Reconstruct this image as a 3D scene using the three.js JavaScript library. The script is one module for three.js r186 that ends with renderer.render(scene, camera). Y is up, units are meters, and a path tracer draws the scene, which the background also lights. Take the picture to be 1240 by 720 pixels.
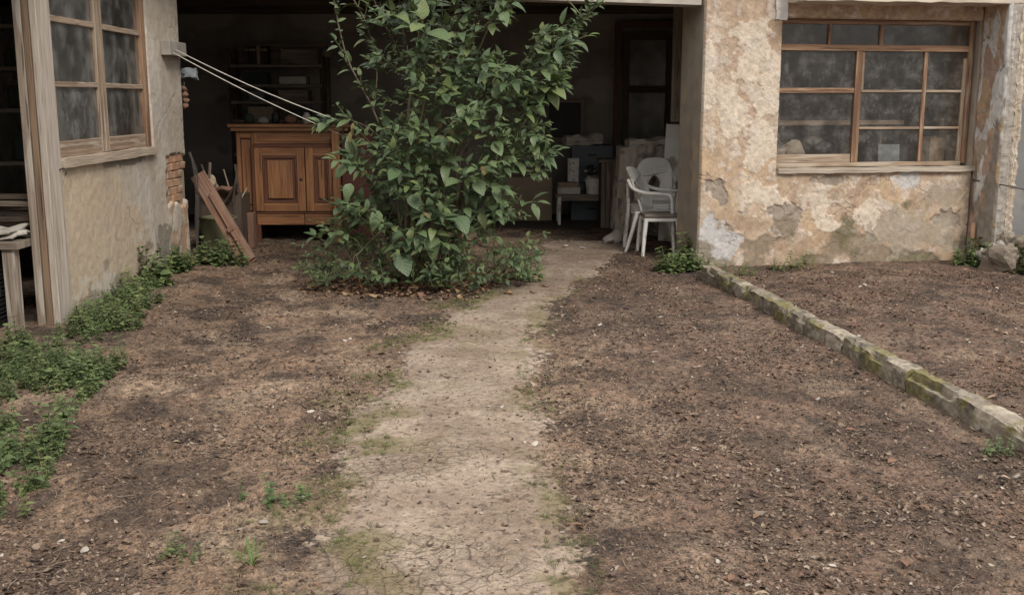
import * as THREE from 'three';
import { mergeGeometries, mergeVertices } from 'three/addons/utils/BufferGeometryUtils.js';
import { RoundedBoxGeometry } from 'three/addons/geometries/RoundedBoxGeometry.js';

// ---------- camera, sky, sun, exposure ----------
const scene = new THREE.Scene();
const camera = new THREE.PerspectiveCamera(31.28, 1024 / 594, 0.05, 400);
camera.position.set(0, 1.65, 0);
camera.rotation.set(-10.6 * Math.PI / 180, 0, 0);
scene.add(camera);
{ // overcast sky: brighter towards the zenith, the same all round
  const w = 128, h = 64, d = new Float32Array(w * h * 4);
  for (let j = 0; j < h; j++) {
    const el = ((j + 0.5) / h - 0.5) * Math.PI, L = 1.15 * (1 + 2 * Math.max(0, Math.sin(el))) / 3;
    for (let i = 0; i < w; i++) d.set([L, L * 0.98, L * 0.95, 1], (j * w + i) * 4);
  }
  const sky = new THREE.DataTexture(d, w, h, THREE.RGBAFormat, THREE.FloatType);
  sky.mapping = THREE.EquirectangularReflectionMapping; sky.magFilter = THREE.LinearFilter; sky.needsUpdate = true;
  scene.background = sky; scene.environment = sky;
}
const sun = new THREE.DirectionalLight(new THREE.Color(1, 0.94, 0.85), 1.5);
sun.position.set(9, 16, 8); sun.target.position.set(0, 0, -9);
sun.castShadow = true; sun.shadow.radius = 32; sun.shadow.mapSize.set(2048, 2048);
Object.assign(sun.shadow.camera, { left: -12, right: 12, top: 12, bottom: -12, near: 1, far: 60 });
scene.add(sun, sun.target);
const renderer = new THREE.WebGLRenderer({ antialias: true });
renderer.setSize(1024, 594);
renderer.shadowMap.enabled = true;
renderer.toneMapping = THREE.LinearToneMapping;
renderer.toneMappingExposure = 1.5;

// ---------- helpers ----------
const clamp = (x, a = 0, b = 1) => Math.min(b, Math.max(a, x));
const sm = (a, b, x) => { const t = clamp((x - a) / (b - a)); return t * t * (3 - 2 * t); };
const lerp = (a, b, t) => a + (b - a) * t;
const mix3 = (a, b, t) => [a[0] + (b[0] - a[0]) * t, a[1] + (b[1] - a[1]) * t, a[2] + (b[2] - a[2]) * t];
function rng(seed) { let a = seed >>> 0; return () => { a = (a + 0x6D2B79F5) | 0; let t = Math.imul(a ^ (a >>> 15), 1 | a); t = (t + Math.imul(t ^ (t >>> 7), 61 | t)) ^ t; return ((t ^ (t >>> 14)) >>> 0) / 4294967296; }; }
const R0 = rng(7);
const TAB = new Float32Array(65536); { const r = rng(99); for (let i = 0; i < 65536; i++) TAB[i] = r(); }
function hash(ix, iy) { return TAB[((Math.imul(ix, 7919) ^ Math.imul(iy, 104729)) + (ix >> 3)) & 65535]; }
function vn(x, y) {
  const ix = Math.floor(x), iy = Math.floor(y), fx = x - ix, fy = y - iy;
  const u = fx * fx * (3 - 2 * fx), v = fy * fy * (3 - 2 * fy);
  const a = hash(ix, iy), b = hash(ix + 1, iy), c = hash(ix, iy + 1), d = hash(ix + 1, iy + 1);
  return a + (b - a) * u + (c - a + (a - b - c + d) * u) * v;
}
function fbm(x, y, o = 4) { let s = 0, a = 0.5, n = 0; for (let i = 0; i < o; i++) { s += a * vn(x, y); n += a; a *= 0.5; const t = x * 1.6 - y * 1.2 + 17.3; y = x * 1.2 + y * 1.6 + 9.1; x = t; } return s / n; }
function worley(x, y) {
  const ix = Math.floor(x), iy = Math.floor(y); let f1 = 9, f2 = 9;
  for (let j = -1; j < 2; j++) for (let i = -1; i < 2; i++) {
    const cx = ix + i, cy = iy + j, dx = cx + hash(cx, cy) - x, dy = cy + hash(cx + 31, cy - 57) - y, d = dx * dx + dy * dy;
    if (d < f1) { f2 = f1; f1 = d; } else if (d < f2) f2 = d;
  }
  return Math.sqrt(f2) - Math.sqrt(f1);
}
const interp = (T, z) => { // T: [z, x] with z falling
  if (z >= T[0][0]) return T[0][1];
  for (let i = 1; i < T.length; i++) if (z >= T[i][0]) return lerp(T[i - 1][1], T[i][1], (z - T[i - 1][0]) / (T[i][0] - T[i - 1][0]));
  return T[T.length - 1][1];
};
const SRGB = new Uint8Array(4097); for (let i = 0; i <= 4096; i++) { const x = i / 4096; SRGB[i] = Math.round(255 * (x <= 0.0031308 ? 12.92 * x : 1.055 * x ** (1 / 2.4) - 0.055)); }
const enc = (x) => SRGB[x <= 0 ? 0 : x >= 1 ? 4096 : (x * 4096) | 0];
// fn(u, v) gives [r, g, b (linear), height 0..1, dust 0..1]
function tex(w, h, fn, wrap = THREE.ClampToEdgeWrapping, third = false) {
  const c = new Uint8Array(w * h * 4), b = new Uint8Array(w * h * 4), t = third ? new Uint8Array(w * h * 4) : null;
  for (let j = 0, k = 0; j < h; j++) for (let i = 0; i < w; i++, k += 4) {
    const p = fn((i + 0.5) / w, (j + 0.5) / h);
    c[k] = enc(p[0]); c[k + 1] = enc(p[1]); c[k + 2] = enc(p[2]); c[k + 3] = 255;
    b[k] = b[k + 1] = b[k + 2] = clamp(p[3] ?? 0.5) * 255; b[k + 3] = 255;
    if (t) { t[k] = t[k + 1] = t[k + 2] = clamp(p[4]) * 255; t[k + 3] = 255; }
  }
  const mk = (d, s) => { const x = new THREE.DataTexture(d, w, h, THREE.RGBAFormat); x.magFilter = THREE.LinearFilter; x.minFilter = THREE.LinearMipmapLinearFilter; x.generateMipmaps = true; x.wrapS = x.wrapT = wrap; if (s) x.colorSpace = THREE.SRGBColorSpace; x.needsUpdate = true; return x; };
  return { map: mk(c, true), bump: mk(b, false), third: t && mk(t, false) };
}
const std = (o) => new THREE.MeshStandardMaterial({ roughness: 0.9, side: THREE.DoubleSide, ...o });
const rgb = (r, g, b) => new THREE.Color().setRGB(r, g, b);
const used = {};
function numbered(n) { if (!(n in used)) { used[n] = 0; return n; } used[n]++; return n + '_' + String(used[n]).padStart(3, '0'); }
function thing(name, label, category, [x, y, z] = [0, 0, 0], turn = 0, group) {
  const o = new THREE.Group(); o.name = numbered(name); o.position.set(x, y, z); o.rotation.y = turn; o.userData = { label, category };
  if (group) o.userData.group = group; scene.add(o); return o;
}
function part(name, geo, m, parent) {
  if (Array.isArray(geo)) geo = geo.length > 1 ? mergeGeometries(geo.map(strip)) : geo[0];
  const o = new THREE.Mesh(geo, m); o.name = name; o.castShadow = o.receiveShadow = true; parent.add(o); return o;
}
function strip(g) { if (g.index) g = g.toNonIndexed(); for (const k of Object.keys(g.attributes)) if (!['position', 'normal', 'uv'].includes(k)) g.deleteAttribute(k); return g; }
function solo(name, geo, m, label, category, group) { const o = part(numbered(name), geo, m, scene); o.userData = { label, category }; if (group) o.userData.group = group; return o; }
function struct(name, geo, m) { const o = part(numbered(name), geo, m, scene); o.userData = { kind: 'structure' }; return o; }
// rounded box with uv in metres, grain along its longest side
function uvBox(g, w, h, d) {
  g = g.index ? g.toNonIndexed() : g;
  const p = g.attributes.position, n = g.attributes.normal, uv = new Float32Array(p.count * 2), ou = R0() * 7, ov = R0() * 7;
  const L = w >= h && w >= d ? 0 : h >= d ? 1 : 2;
  for (let t = 0; t < p.count; t += 3) {
    let s = [0, 0, 0];
    for (let k = 0; k < 3; k++) { s[0] += n.getX(t + k); s[1] += n.getY(t + k); s[2] += n.getZ(t + k); }
    s = s.map(Math.abs); const A = s[0] >= s[1] && s[0] >= s[2] ? 0 : s[1] >= s[2] ? 1 : 2;
    let U = L, V = 3 - A - L; if (A === L) { U = (A + 1) % 3; V = (A + 2) % 3; }
    for (let k = 0; k < 3; k++) { const q = [p.getX(t + k), p.getY(t + k), p.getZ(t + k)]; uv[(t + k) * 2] = q[U] + ou; uv[(t + k) * 2 + 1] = q[V] + ov; }
  }
  g.setAttribute('uv', new THREE.BufferAttribute(uv, 2)); return g;
}
function box(w, h, d, x = 0, y = 0, z = 0, r = 0.004) {
  const g = r > 0 ? new RoundedBoxGeometry(w, h, d, 1, Math.min(r, w / 3, h / 3, d / 3)) : new THREE.BoxGeometry(w, h, d).toNonIndexed();
  return uvBox(g, w, h, d).translate(x, y, z);
}
const spanBox = (x0, x1, y0, y1, z0, z1, r) => box(x1 - x0, y1 - y0, z1 - z0, (x0 + x1) / 2, (y0 + y1) / 2, (z0 + z1) / 2, r);
// a bar between two points, w wide and d deep
function bar(a, b, w, d, roll = 0, r = 0.003) {
  const A = new THREE.Vector3(...a), B = new THREE.Vector3(...b), L = A.distanceTo(B), g = box(w, L, d, 0, 0, 0, r);
  const q = new THREE.Quaternion().setFromUnitVectors(new THREE.Vector3(0, 1, 0), B.clone().sub(A).normalize());
  g.rotateY(roll); g.applyQuaternion(q); const m = A.add(B).multiplyScalar(0.5); return g.translate(m.x, m.y, m.z);
}
function tube(pts, r0, r1 = r0, rad = 6, seg = 0, flat = 1) {
  const c = new THREE.CatmullRomCurve3(pts.map((p) => p.isVector3 ? p : new THREE.Vector3(...p))); seg = seg || Math.max(3, pts.length * 3);
  const g = new THREE.TubeGeometry(c, seg, 1, rad, false), p = g.attributes.position;
  for (let i = 0; i <= seg; i++) { const o = c.getPointAt(i / seg), r = lerp(r0, r1, i / seg); for (let j = 0; j <= rad; j++) { const k = i * (rad + 1) + j; p.setXYZ(k, o.x + (p.getX(k) - o.x) * r, o.y + (p.getY(k) - o.y) * r * flat, o.z + (p.getZ(k) - o.z) * r); } }
  const uv = g.attributes.uv, len = c.getLength(); for (let k = 0; k < uv.count; k++) uv.setXY(k, uv.getX(k) * len, uv.getY(k) * 0.2);
  return g;
}
// push points about with noise, the same way for points that coincide
function rough(g, amp, f, seed = 0) {
  const p = g.attributes.position;
  for (let i = 0; i < p.count; i++) {
    const x = p.getX(i), y = p.getY(i), z = p.getZ(i);
    p.setXYZ(i, x + (fbm(y * f + seed, z * f + 3.1, 2) - 0.5) * amp * 2, y + (fbm(x * f + seed + 5, z * f + 8.4, 2) - 0.5) * amp * 2, z + (fbm(x * f + seed + 11, y * f + 1.7, 2) - 0.5) * amp * 2);
  }
  g.computeVertexNormals(); return g;
}
function stone(r, seed, flat = 0.75) { let g = new THREE.IcosahedronGeometry(r, 2); g.deleteAttribute('uv'); g.deleteAttribute('normal'); g = mergeVertices(g); rough(g, r * 0.55, 1.1 / r, seed * 13.7); g.scale(1, flat, 1); g.computeVertexNormals(); const p = g.attributes.position, uv = new Float32Array(p.count * 2); for (let i = 0; i < p.count; i++) { uv[i * 2] = p.getX(i) + p.getZ(i); uv[i * 2 + 1] = p.getY(i); } g.setAttribute('uv', new THREE.BufferAttribute(uv, 2)); return g; }

// ---------- materials ----------
const MR = THREE.MirroredRepeatWrapping;
function wood(dark, light, wear, wearCol, seed, rough_ = 0.8) {
  const t = tex(512, 256, (u, v) => {
    const x = u * 1.0, y = v * 0.5; // one tile is 1 m by 0.5 m
    const g = fbm(x * 3 + seed, y * 70, 4), b = fbm(x * 1.2 + seed * 2, y * 12 + fbm(x * 1.5, y * 8, 2) * 2, 3), f = vn(x * 9 + seed, y * 260);
    let c = mix3(dark, light, clamp(0.5 + (g - 0.5) * 1.15 + (b - 0.5) * 0.9 + (f - 0.5) * 0.45));
    const w = sm(0.55, 0.72, fbm(x * 2.2 + 9 + seed, y * 24 + seed, 4)) * wear; c = mix3(c, wearCol, w);
    const k = sm(0.68, 0.78, fbm(x * 2.5 + seed * 3, y * 60, 3)) * 0.75; c = mix3(c, dark.map((q) => q * 0.45), k);
    return [...c, 0.3 + g * 0.5 + f * 0.2 - k * 0.3];
  }, MR);
  t.map.repeat.set(1, 2); t.bump.repeat.set(1, 2);
  return std({ map: t.map, bumpMap: t.bump, bumpScale: 0.003, roughness: rough_ });
}
const M = {
  post: wood([0.16, 0.12, 0.09], [0.4, 0.33, 0.27], 0.7, [0.5, 0.46, 0.4], 1),
  postBrown: wood([0.1, 0.065, 0.042], [0.28, 0.19, 0.125], 0.5, [0.33, 0.27, 0.21], 2),
  postPale: wood([0.27, 0.22, 0.18], [0.56, 0.5, 0.44], 0.55, [0.34, 0.24, 0.16], 3),
  frame: wood([0.2, 0.135, 0.09], [0.44, 0.34, 0.25], 0.6, [0.5, 0.44, 0.37], 4),
  frameOrange: wood([0.15, 0.085, 0.05], [0.37, 0.22, 0.135], 0.6, [0.45, 0.35, 0.25], 5),
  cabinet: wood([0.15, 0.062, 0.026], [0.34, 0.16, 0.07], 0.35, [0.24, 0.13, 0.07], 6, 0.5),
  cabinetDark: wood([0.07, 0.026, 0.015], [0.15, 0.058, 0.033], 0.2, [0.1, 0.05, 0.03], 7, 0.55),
  plank: wood([0.13, 0.07, 0.045], [0.3, 0.17, 0.115], 0.5, [0.34, 0.25, 0.2], 8),
  oldWood: wood([0.12, 0.094, 0.072], [0.33, 0.27, 0.21], 0.5, [0.24, 0.21, 0.18], 9),
  darkWood: wood([0.035, 0.025, 0.018], [0.11, 0.078, 0.058], 0.3, [0.09, 0.07, 0.06], 10),
};
let GRAIN = null;
function grainy(c, amp, f, seed, o = {}, c2, th = 0.6) {
  const t = tex(192, 192, (u, v) => { const a = fbm(u * f + seed, v * f + seed, 5), b = fbm(u * f * 0.25 + seed * 2, v * f * 0.25, 3), k = 1 + (a - 0.5) * amp * 2 + (b - 0.5) * amp; let q = c.map((x) => x * k); if (c2) q = mix3(q, c2, sm(th, th + 0.12, fbm(u * f * 0.4 + 40 + seed, v * f * 0.4, 4))); return [...q, a]; }, MR);
  GRAIN = GRAIN || tex(256, 256, (u, v) => [0, 0, 0, fbm(u * 12, v * 12, 5)], MR).bump; // one relief for all
  return std({ map: t.map, bumpMap: GRAIN, bumpScale: 0.004, ...o });
}
Object.assign(M, {
  plastic: grainy([0.78, 0.765, 0.73], 0.1, 12, 3, { roughness: 0.5, bumpScale: 0.0005 }, [0.4, 0.36, 0.3], 0.55),
  dustyTop: grainy([0.2, 0.165, 0.135], 0.3, 16, 4, { roughness: 0.85 }, [0.36, 0.32, 0.28]),
  soot: grainy([0.3, 0.27, 0.235], 0.4, 5, 5, { roughness: 0.95 }, [0.4, 0.36, 0.32]),
  ceiling: grainy([0.07, 0.062, 0.055], 0.3, 5, 6),
  cement: grainy([0.33, 0.3, 0.265], 0.25, 9, 7, {}, [0.44, 0.41, 0.37]),
  rubble: grainy([0.2, 0.165, 0.13], 0.4, 12, 8, { bumpScale: 0.008 }, [0.34, 0.3, 0.25]),
  brick: grainy([0.46, 0.265, 0.165], 0.3, 14, 9, {}, [0.52, 0.39, 0.29]),
  brickB: grainy([0.52, 0.33, 0.215], 0.3, 14, 10, {}, [0.38, 0.24, 0.165]),
  soilLump: grainy([0.15, 0.11, 0.08], 0.45, 14, 24, { bumpScale: 0.01 }, [0.25, 0.2, 0.15]),
  olive: grainy([0.17, 0.165, 0.09], 0.25, 6, 11, { roughness: 0.6 }, [0.23, 0.21, 0.13]),
  black: grainy([0.02, 0.02, 0.022], 0.3, 8, 12, { roughness: 0.6 }),
  greyBlue: grainy([0.14, 0.16, 0.19], 0.2, 5, 13, { roughness: 0.6 }),
  blueCloth: grainy([0.24, 0.26, 0.29], 0.25, 20, 14),
  paper: grainy([0.58, 0.54, 0.48], 0.2, 8, 15, {}, [0.3, 0.25, 0.2]),
  cardboard: grainy([0.36, 0.28, 0.2], 0.2, 8, 16),
  cloth: grainy([0.46, 0.41, 0.355], 0.25, 20, 17, {}, [0.24, 0.2, 0.17]),
  rope: grainy([0.52, 0.49, 0.44], 0.25, 40, 18),
  cable: std({ color: rgb(0.07, 0.06, 0.055), roughness: 0.6 }),
  redDark: grainy([0.085, 0.03, 0.024], 0.3, 9, 19),
  greenDark: grainy([0.04, 0.055, 0.045], 0.3, 9, 20),
  clay: grainy([0.2, 0.11, 0.075], 0.3, 12, 21),
  bark: grainy([0.15, 0.12, 0.085], 0.3, 30, 22),
  stem: grainy([0.15, 0.16, 0.075], 0.3, 30, 23),
});

// ---------- ground and path ----------
const PL = [[-2.4, -0.64], [-3.35, -0.68], [-3.9, -0.72], [-4.7, -0.77], [-5.6, -0.79], [-6.33, -0.75], [-7.5, -0.6], [-8.6, -0.4], [-9.9, 0.1], [-11.0, 0.3], [-11.8, 0.4], [-13.4, 0.5]];
const PR = [[-2.4, 0.2], [-3.75, 0.2], [-4.26, 0.175], [-4.9, 0.14], [-5.95, 0.1], [-7.0, 0.14], [-8.45, 0.27], [-10.1, 0.8], [-11.1, 1.08], [-11.85, 1.35], [-13.4, 1.6]];
const kerbX = (z) => 1.78 + (z + 9.75) * 0.124;
function pathMask(X, Z) {
  const l = interp(PL, Z), rr = interp(PR, Z); if (Z < -13 || X < l - 0.5 || X > rr + 0.45) return 0;
  const w = (fbm(X * 1.9 + 4, Z * 1.9, 4) - 0.5) * 0.34 + (fbm(X * 11, Z * 11, 2) - 0.5) * 0.14;
  const e = Math.min(X + w - l, rr - X - w * 0.8);
  return sm(-0.17, 0.15, e) * sm(-12.9, -11.9, Z);
}
function groundH(X, Z, m) {
  if (m === undefined) m = pathMask(X, Z);
  let h = (fbm(X * 0.7 + 3, Z * 0.7, 2) - 0.5) * 0.04 + (fbm(X * 3.1 + 40, Z * 3.1, 2) - 0.5) * 0.035 * (1 - m * 0.6);
  const cl = fbm(X * 13, Z * 13, 3) - 0.5, cf = fbm(X * 38 + 7, Z * 38, 2) - 0.5;
  h += (cl * 0.034 + cf * 0.02) * (1 - m * 0.8) + m * 0.012;
  if (Z > -10.5) h += 0.02 * sm(0.02, 0.12, X - kerbX(Z)) * sm(-10.2, -9, Z);
  h += 0.03 * sm(-2.2, -3.2, X) * sm(-11, -10, Z);
  return h;
}
const LS = { l: [0.19, 0.126, 0.085], d: [0.06, 0.04, 0.029], t: [0.31, 0.228, 0.16] };
function groundC(X, Z) {
  const m = pathMask(X, Z);
  const big = fbm(X * 1.1 + 20, Z * 1.1, 4), mid = fbm(X * 5 + 2, Z * 5 + 8, 4), fine = fbm(X * 42, Z * 42, 3), gr = vn(X * 170, Z * 170), gr2 = vn(X * 320 + 5, Z * 320);
  const right = sm(0.1, 0.9, X + (big - 0.5));
  // soil
  let c = mix3(LS.l, [0.13, 0.082, 0.058], right);
  c = mix3(c, LS.d, clamp(sm(0.45, 0.62, mid) * 0.85 + sm(0.52, 0.7, big) * 0.4));
  c = mix3(c, LS.t, sm(0.52, 0.75, fbm(X * 2.7 + 50, Z * 2.7, 4)) * (0.58 - 0.3 * right));
  c = mix3(c, [0.18, 0.11, 0.072], sm(0.58, 0.72, fbm(X * 3.3 + 80, Z * 3.3, 3)) * 0.4);
  const k = 0.98 + (fine - 0.5) * 1.5 + (gr - 0.5) * 0.95 + (gr2 - 0.5) * 0.8;
  let cs = c.map((q) => q * Math.max(0.18, k));
  if (gr > 0.82) cs = mix3(cs, [0.36, 0.27, 0.195], (gr - 0.82) * 3.5);
  let hs = 0.25 + fine * 0.35 + gr * 0.3 + gr2 * 0.1;
  if (m === 0 && X > 0.8) return [cs[0], cs[1], cs[2], hs];
  // trodden path
  let p = mix3([0.265, 0.198, 0.15], [0.34, 0.265, 0.205], sm(0.35, 0.65, mid));
  p = mix3(p, [0.17, 0.118, 0.08], sm(0.5, 0.72, fbm(X * 3.1 + 11, Z * 3.1 + 5, 4)) * 0.4);
  let hp = 0.75 + (fine - 0.5) * 0.25;
  p = p.map((q) => q * (0.97 + (fine - 0.5) * 0.7 + (gr - 0.5) * 0.4 + (gr2 - 0.5) * 0.3));
  if (m > 0.1) {
    const wx = X + (fbm(X * 9, Z * 9, 2) - 0.5) * 0.09, wz = Z + (fbm(X * 9 + 30, Z * 9, 2) - 0.5) * 0.09;
    const gate = sm(0.42, 0.58, fbm(X * 1.7 + 33, Z * 1.7, 3)) * sm(-6.6, -5.0, Z);
    const w1 = worley(wx * 13, wz * 13), w2 = worley(wx * 31 + 9, wz * 31);
    const cr = Math.max((1 - sm(0.0, 0.075, w1)) * (0.15 + 0.85 * gate), (1 - sm(0, 0.1, w2)) * gate * 0.6) * sm(-9, -6.5, Z);
    p = mix3(p, [0.1, 0.07, 0.05], cr * 0.7); hp -= cr * 0.5;
    const chip = sm(0.79, 0.84, vn(X * 60 + 3, Z * 60)) ; p = mix3(p, [0.06, 0.042, 0.03], chip * 0.6);
  }
  // moss along the path's left edge
  const dl = X - interp(PL, Z), near = Math.abs(dl) < 0.8 || Math.abs(X - interp(PR, Z)) < 0.4; if (!near && m === 0) return [cs[0], cs[1], cs[2], hs];
  const mo = sm(0.5, 0.66, fbm(X * 3.7 + 60, Z * 3.7, 4)) * Math.exp(-(((dl - 0.06) / 0.3) ** 2)) * sm(-9.5, -8.5, Z);
  const mr = sm(0.56, 0.68, fbm(X * 5 + 60, Z * 5, 4)) * Math.exp(-(((X - interp(PR, Z)) / 0.14) ** 2)) * 0.7;
  const ms = clamp(mo + mr) * (0.5 + 0.7 * gr);
  const mg = [0.13, 0.115, 0.032];
  p = mix3(p, mg, ms * 0.75); cs = mix3(cs, [0.1, 0.095, 0.035], ms * 0.6);
  const mm = sm(0.3, 0.7, m + (fine - 0.5) * 1.0 + (mid - 0.5) * 0.45), o = mix3(cs, p, mm);
  return [o[0], o[1], o[2], lerp(hs, hp, mm)];
}
function patch(x0, x1, z0, z1, cell, tw, th) { // z0 near, z1 far
  const nx = Math.round((x1 - x0) / cell), nz = Math.round((z0 - z1) / cell), W = nx + 1;
  const pos = new Float32Array(W * (nz + 1) * 3), uv = new Float32Array(W * (nz + 1) * 2), msk = new Float32Array(W * (nz + 1));
  for (let j = 0; j <= nz; j++) for (let i = 0; i <= nx; i++) {
    const k = j * W + i, X = x0 + (x1 - x0) * i / nx, Z = z0 + (z1 - z0) * j / nz; msk[k] = pathMask(X, Z);
    pos[k * 3] = X; pos[k * 3 + 1] = groundH(X, Z, msk[k]); pos[k * 3 + 2] = Z; uv[k * 2] = i / nx; uv[k * 2 + 1] = j / nz;
  }
  const a = [], b = [];
  for (let j = 0; j < nz; j++) for (let i = 0; i < nx; i++) { const k = j * W + i; (msk[k] > 0.5 ? b : a).push(k, k + 1, k + W, k + 1, k + W + 1, k + W); }
  const all = new THREE.BufferGeometry(); all.setAttribute('position', new THREE.BufferAttribute(pos, 3)); all.setAttribute('uv', new THREE.BufferAttribute(uv, 2)); all.setIndex([...Array(0)]);
  const full = new Uint32Array(a.length + b.length); full.set(a); full.set(b, a.length); all.setIndex(new THREE.BufferAttribute(full, 1)); all.computeVertexNormals();
  const sub = (ix) => { // keep only the points that are used
    const map = new Map(), P = [], N = [], U = [], I = new Uint32Array(ix.length);
    for (let q = 0; q < ix.length; q++) { let v = map.get(ix[q]); if (v === undefined) { v = map.size; map.set(ix[q], v); const s = ix[q]; P.push(pos[s * 3], pos[s * 3 + 1], pos[s * 3 + 2]); const n = all.attributes.normal; N.push(n.getX(s), n.getY(s), n.getZ(s)); U.push(uv[s * 2], uv[s * 2 + 1]); } I[q] = v; }
    const g = new THREE.BufferGeometry(); g.setAttribute('position', new THREE.Float32BufferAttribute(P, 3)); g.setAttribute('normal', new THREE.Float32BufferAttribute(N, 3)); g.setAttribute('uv', new THREE.Float32BufferAttribute(U, 2)); g.setIndex(new THREE.BufferAttribute(I, 1)); return g;
  };
  const t = tex(tw, th, (u, v) => groundC(x0 + (x1 - x0) * u, z0 + (z1 - z0) * v));
  return { ground: sub(a), path: sub(b), mat: std({ map: t.map, bumpMap: t.bump, bumpScale: 0.018, roughness: 0.97 }) };
}
{
  const near = patch(-3.1, 3.5, -2.5, -6.6, 0.015, 2048, 1272), far = patch(-4.4, 6.4, -6.6, -13.6, 0.03, 1600, 1037);
  struct('ground', mergeGeometries([near.ground, far.ground], true), [near.mat, far.mat]);
  struct('path', mergeGeometries([near.path, far.path], true), [near.mat, far.mat]);
  const soil = grainy([0.115, 0.078, 0.056], 0.4, 9, 41); soil.map.repeat.set(160, 160);
  struct('terrain', new THREE.PlaneGeometry(240, 240).rotateX(-Math.PI / 2).translate(0, -0.075, -8), soil);
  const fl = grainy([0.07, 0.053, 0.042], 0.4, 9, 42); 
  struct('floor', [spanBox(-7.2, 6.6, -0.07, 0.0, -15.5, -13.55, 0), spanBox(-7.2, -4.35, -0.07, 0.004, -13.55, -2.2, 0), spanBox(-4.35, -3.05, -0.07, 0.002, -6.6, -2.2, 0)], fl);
}

// ---------- walls: a displaced sheet with holes in front of a solid body ----------
function wallSheet(w, h, cell, keep, hfn, tuck) {
  const nx = Math.round(w / cell), ny = Math.round(h / cell), W = nx + 1, cx = w / nx, cy = h / ny;
  const k2 = new Uint8Array(nx * ny); for (let j = 0; j < ny; j++) for (let i = 0; i < nx; i++) k2[j * nx + i] = keep((i + 0.5) * cx, (j + 0.5) * cy) ? 1 : 0;
  const at = (i, j) => i >= 0 && j >= 0 && i < nx && j < ny && k2[j * nx + i];
  const P = [], U = [], I = [];
  for (let j = 0; j <= ny; j++) for (let i = 0; i <= nx; i++) {
    const edge = !(at(i, j) && at(i - 1, j) && at(i, j - 1) && at(i - 1, j - 1)); let n = hfn(i * cx, j * cy);
    P.push(i * cx, j * cy, edge ? tuck : n); U.push(i / nx, j / ny);
  }
  for (let j = 0; j < ny; j++) for (let i = 0; i < nx; i++) if (at(i, j)) { const k = j * W + i; I.push(k, k + 1, k + W, k + 1, k + W + 1, k + W); }
  const g = new THREE.BufferGeometry(); g.setAttribute('position', new THREE.Float32BufferAttribute(P, 3)); g.setAttribute('uv', new THREE.Float32BufferAttribute(U, 2)); g.setIndex(I); g.computeVertexNormals(); return g;
}
function slab(pts, z0, z1, holes = []) { // outline in x, y given depth from z0 to z1
  const s = new THREE.Shape(pts.map((p) => new THREE.Vector2(...p))); for (const h of holes) s.holes.push(new THREE.Path(h.map((p) => new THREE.Vector2(...p))));
  return new THREE.ExtrudeGeometry(s, { depth: z1 - z0, bevelEnabled: false }).translate(0, 0, z0);
}
const inBlob = (s, y, B, seed) => { let best = 0, n = -1; for (const [bs, by, rs, ry] of B) { const dx = (s - bs) / rs, dy = (y - by) / ry, q = dx * dx + dy * dy; if (q > 3.4) continue; if (n < 0) n = (fbm(s * 7 + seed, y * 7, 5) - 0.5) * 2.1 + (fbm(s * 30, y * 30 + seed, 3) - 0.5) * 0.5; best = Math.max(best, 1 - sm(0.86, 1.0, Math.sqrt(q) + n)); } return best; };

// the peeling facade with the right-hand window
const FT = 11 * Math.PI / 180;
const facade = thing('facade_wall', 'peeling ochre and cream plaster wall with wide wooden window', 'wall', [1.84, 0, -10.42], FT);
const GREYB = [[0.16, 0.72, 0.1, 0.12], [0.95, 0.5, 0.2, 0.11], [1.36, 0.84, 0.2, 0.06], [0.86, 0.36, 0.14, 0.08], [2.75, 0.42, 0.16, 0.12]];
const PALEB = [[0.26, 0.2, 0.2, 0.16], [0.1, 0.34, 0.09, 0.16], [2.22, 0.83, 0.17, 0.1]];
const CREAMB = [[0.6, 0.74, 0.22, 0.14], [0.75, 0.6, 0.2, 0.12], [1.28, 0.6, 0.2, 0.2], [1.75, 0.48, 0.2, 0.16], [1.5, 0.35, 0.3, 0.08], [0.05, 1.9, 0.06, 0.5], [0.45, 2.1, 0.2, 0.3], [0.7, 1.75, 0.14, 0.3], [0.62, 1.2, 0.16, 0.25], [0.3, 1.5, 0.15, 0.25]];
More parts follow.
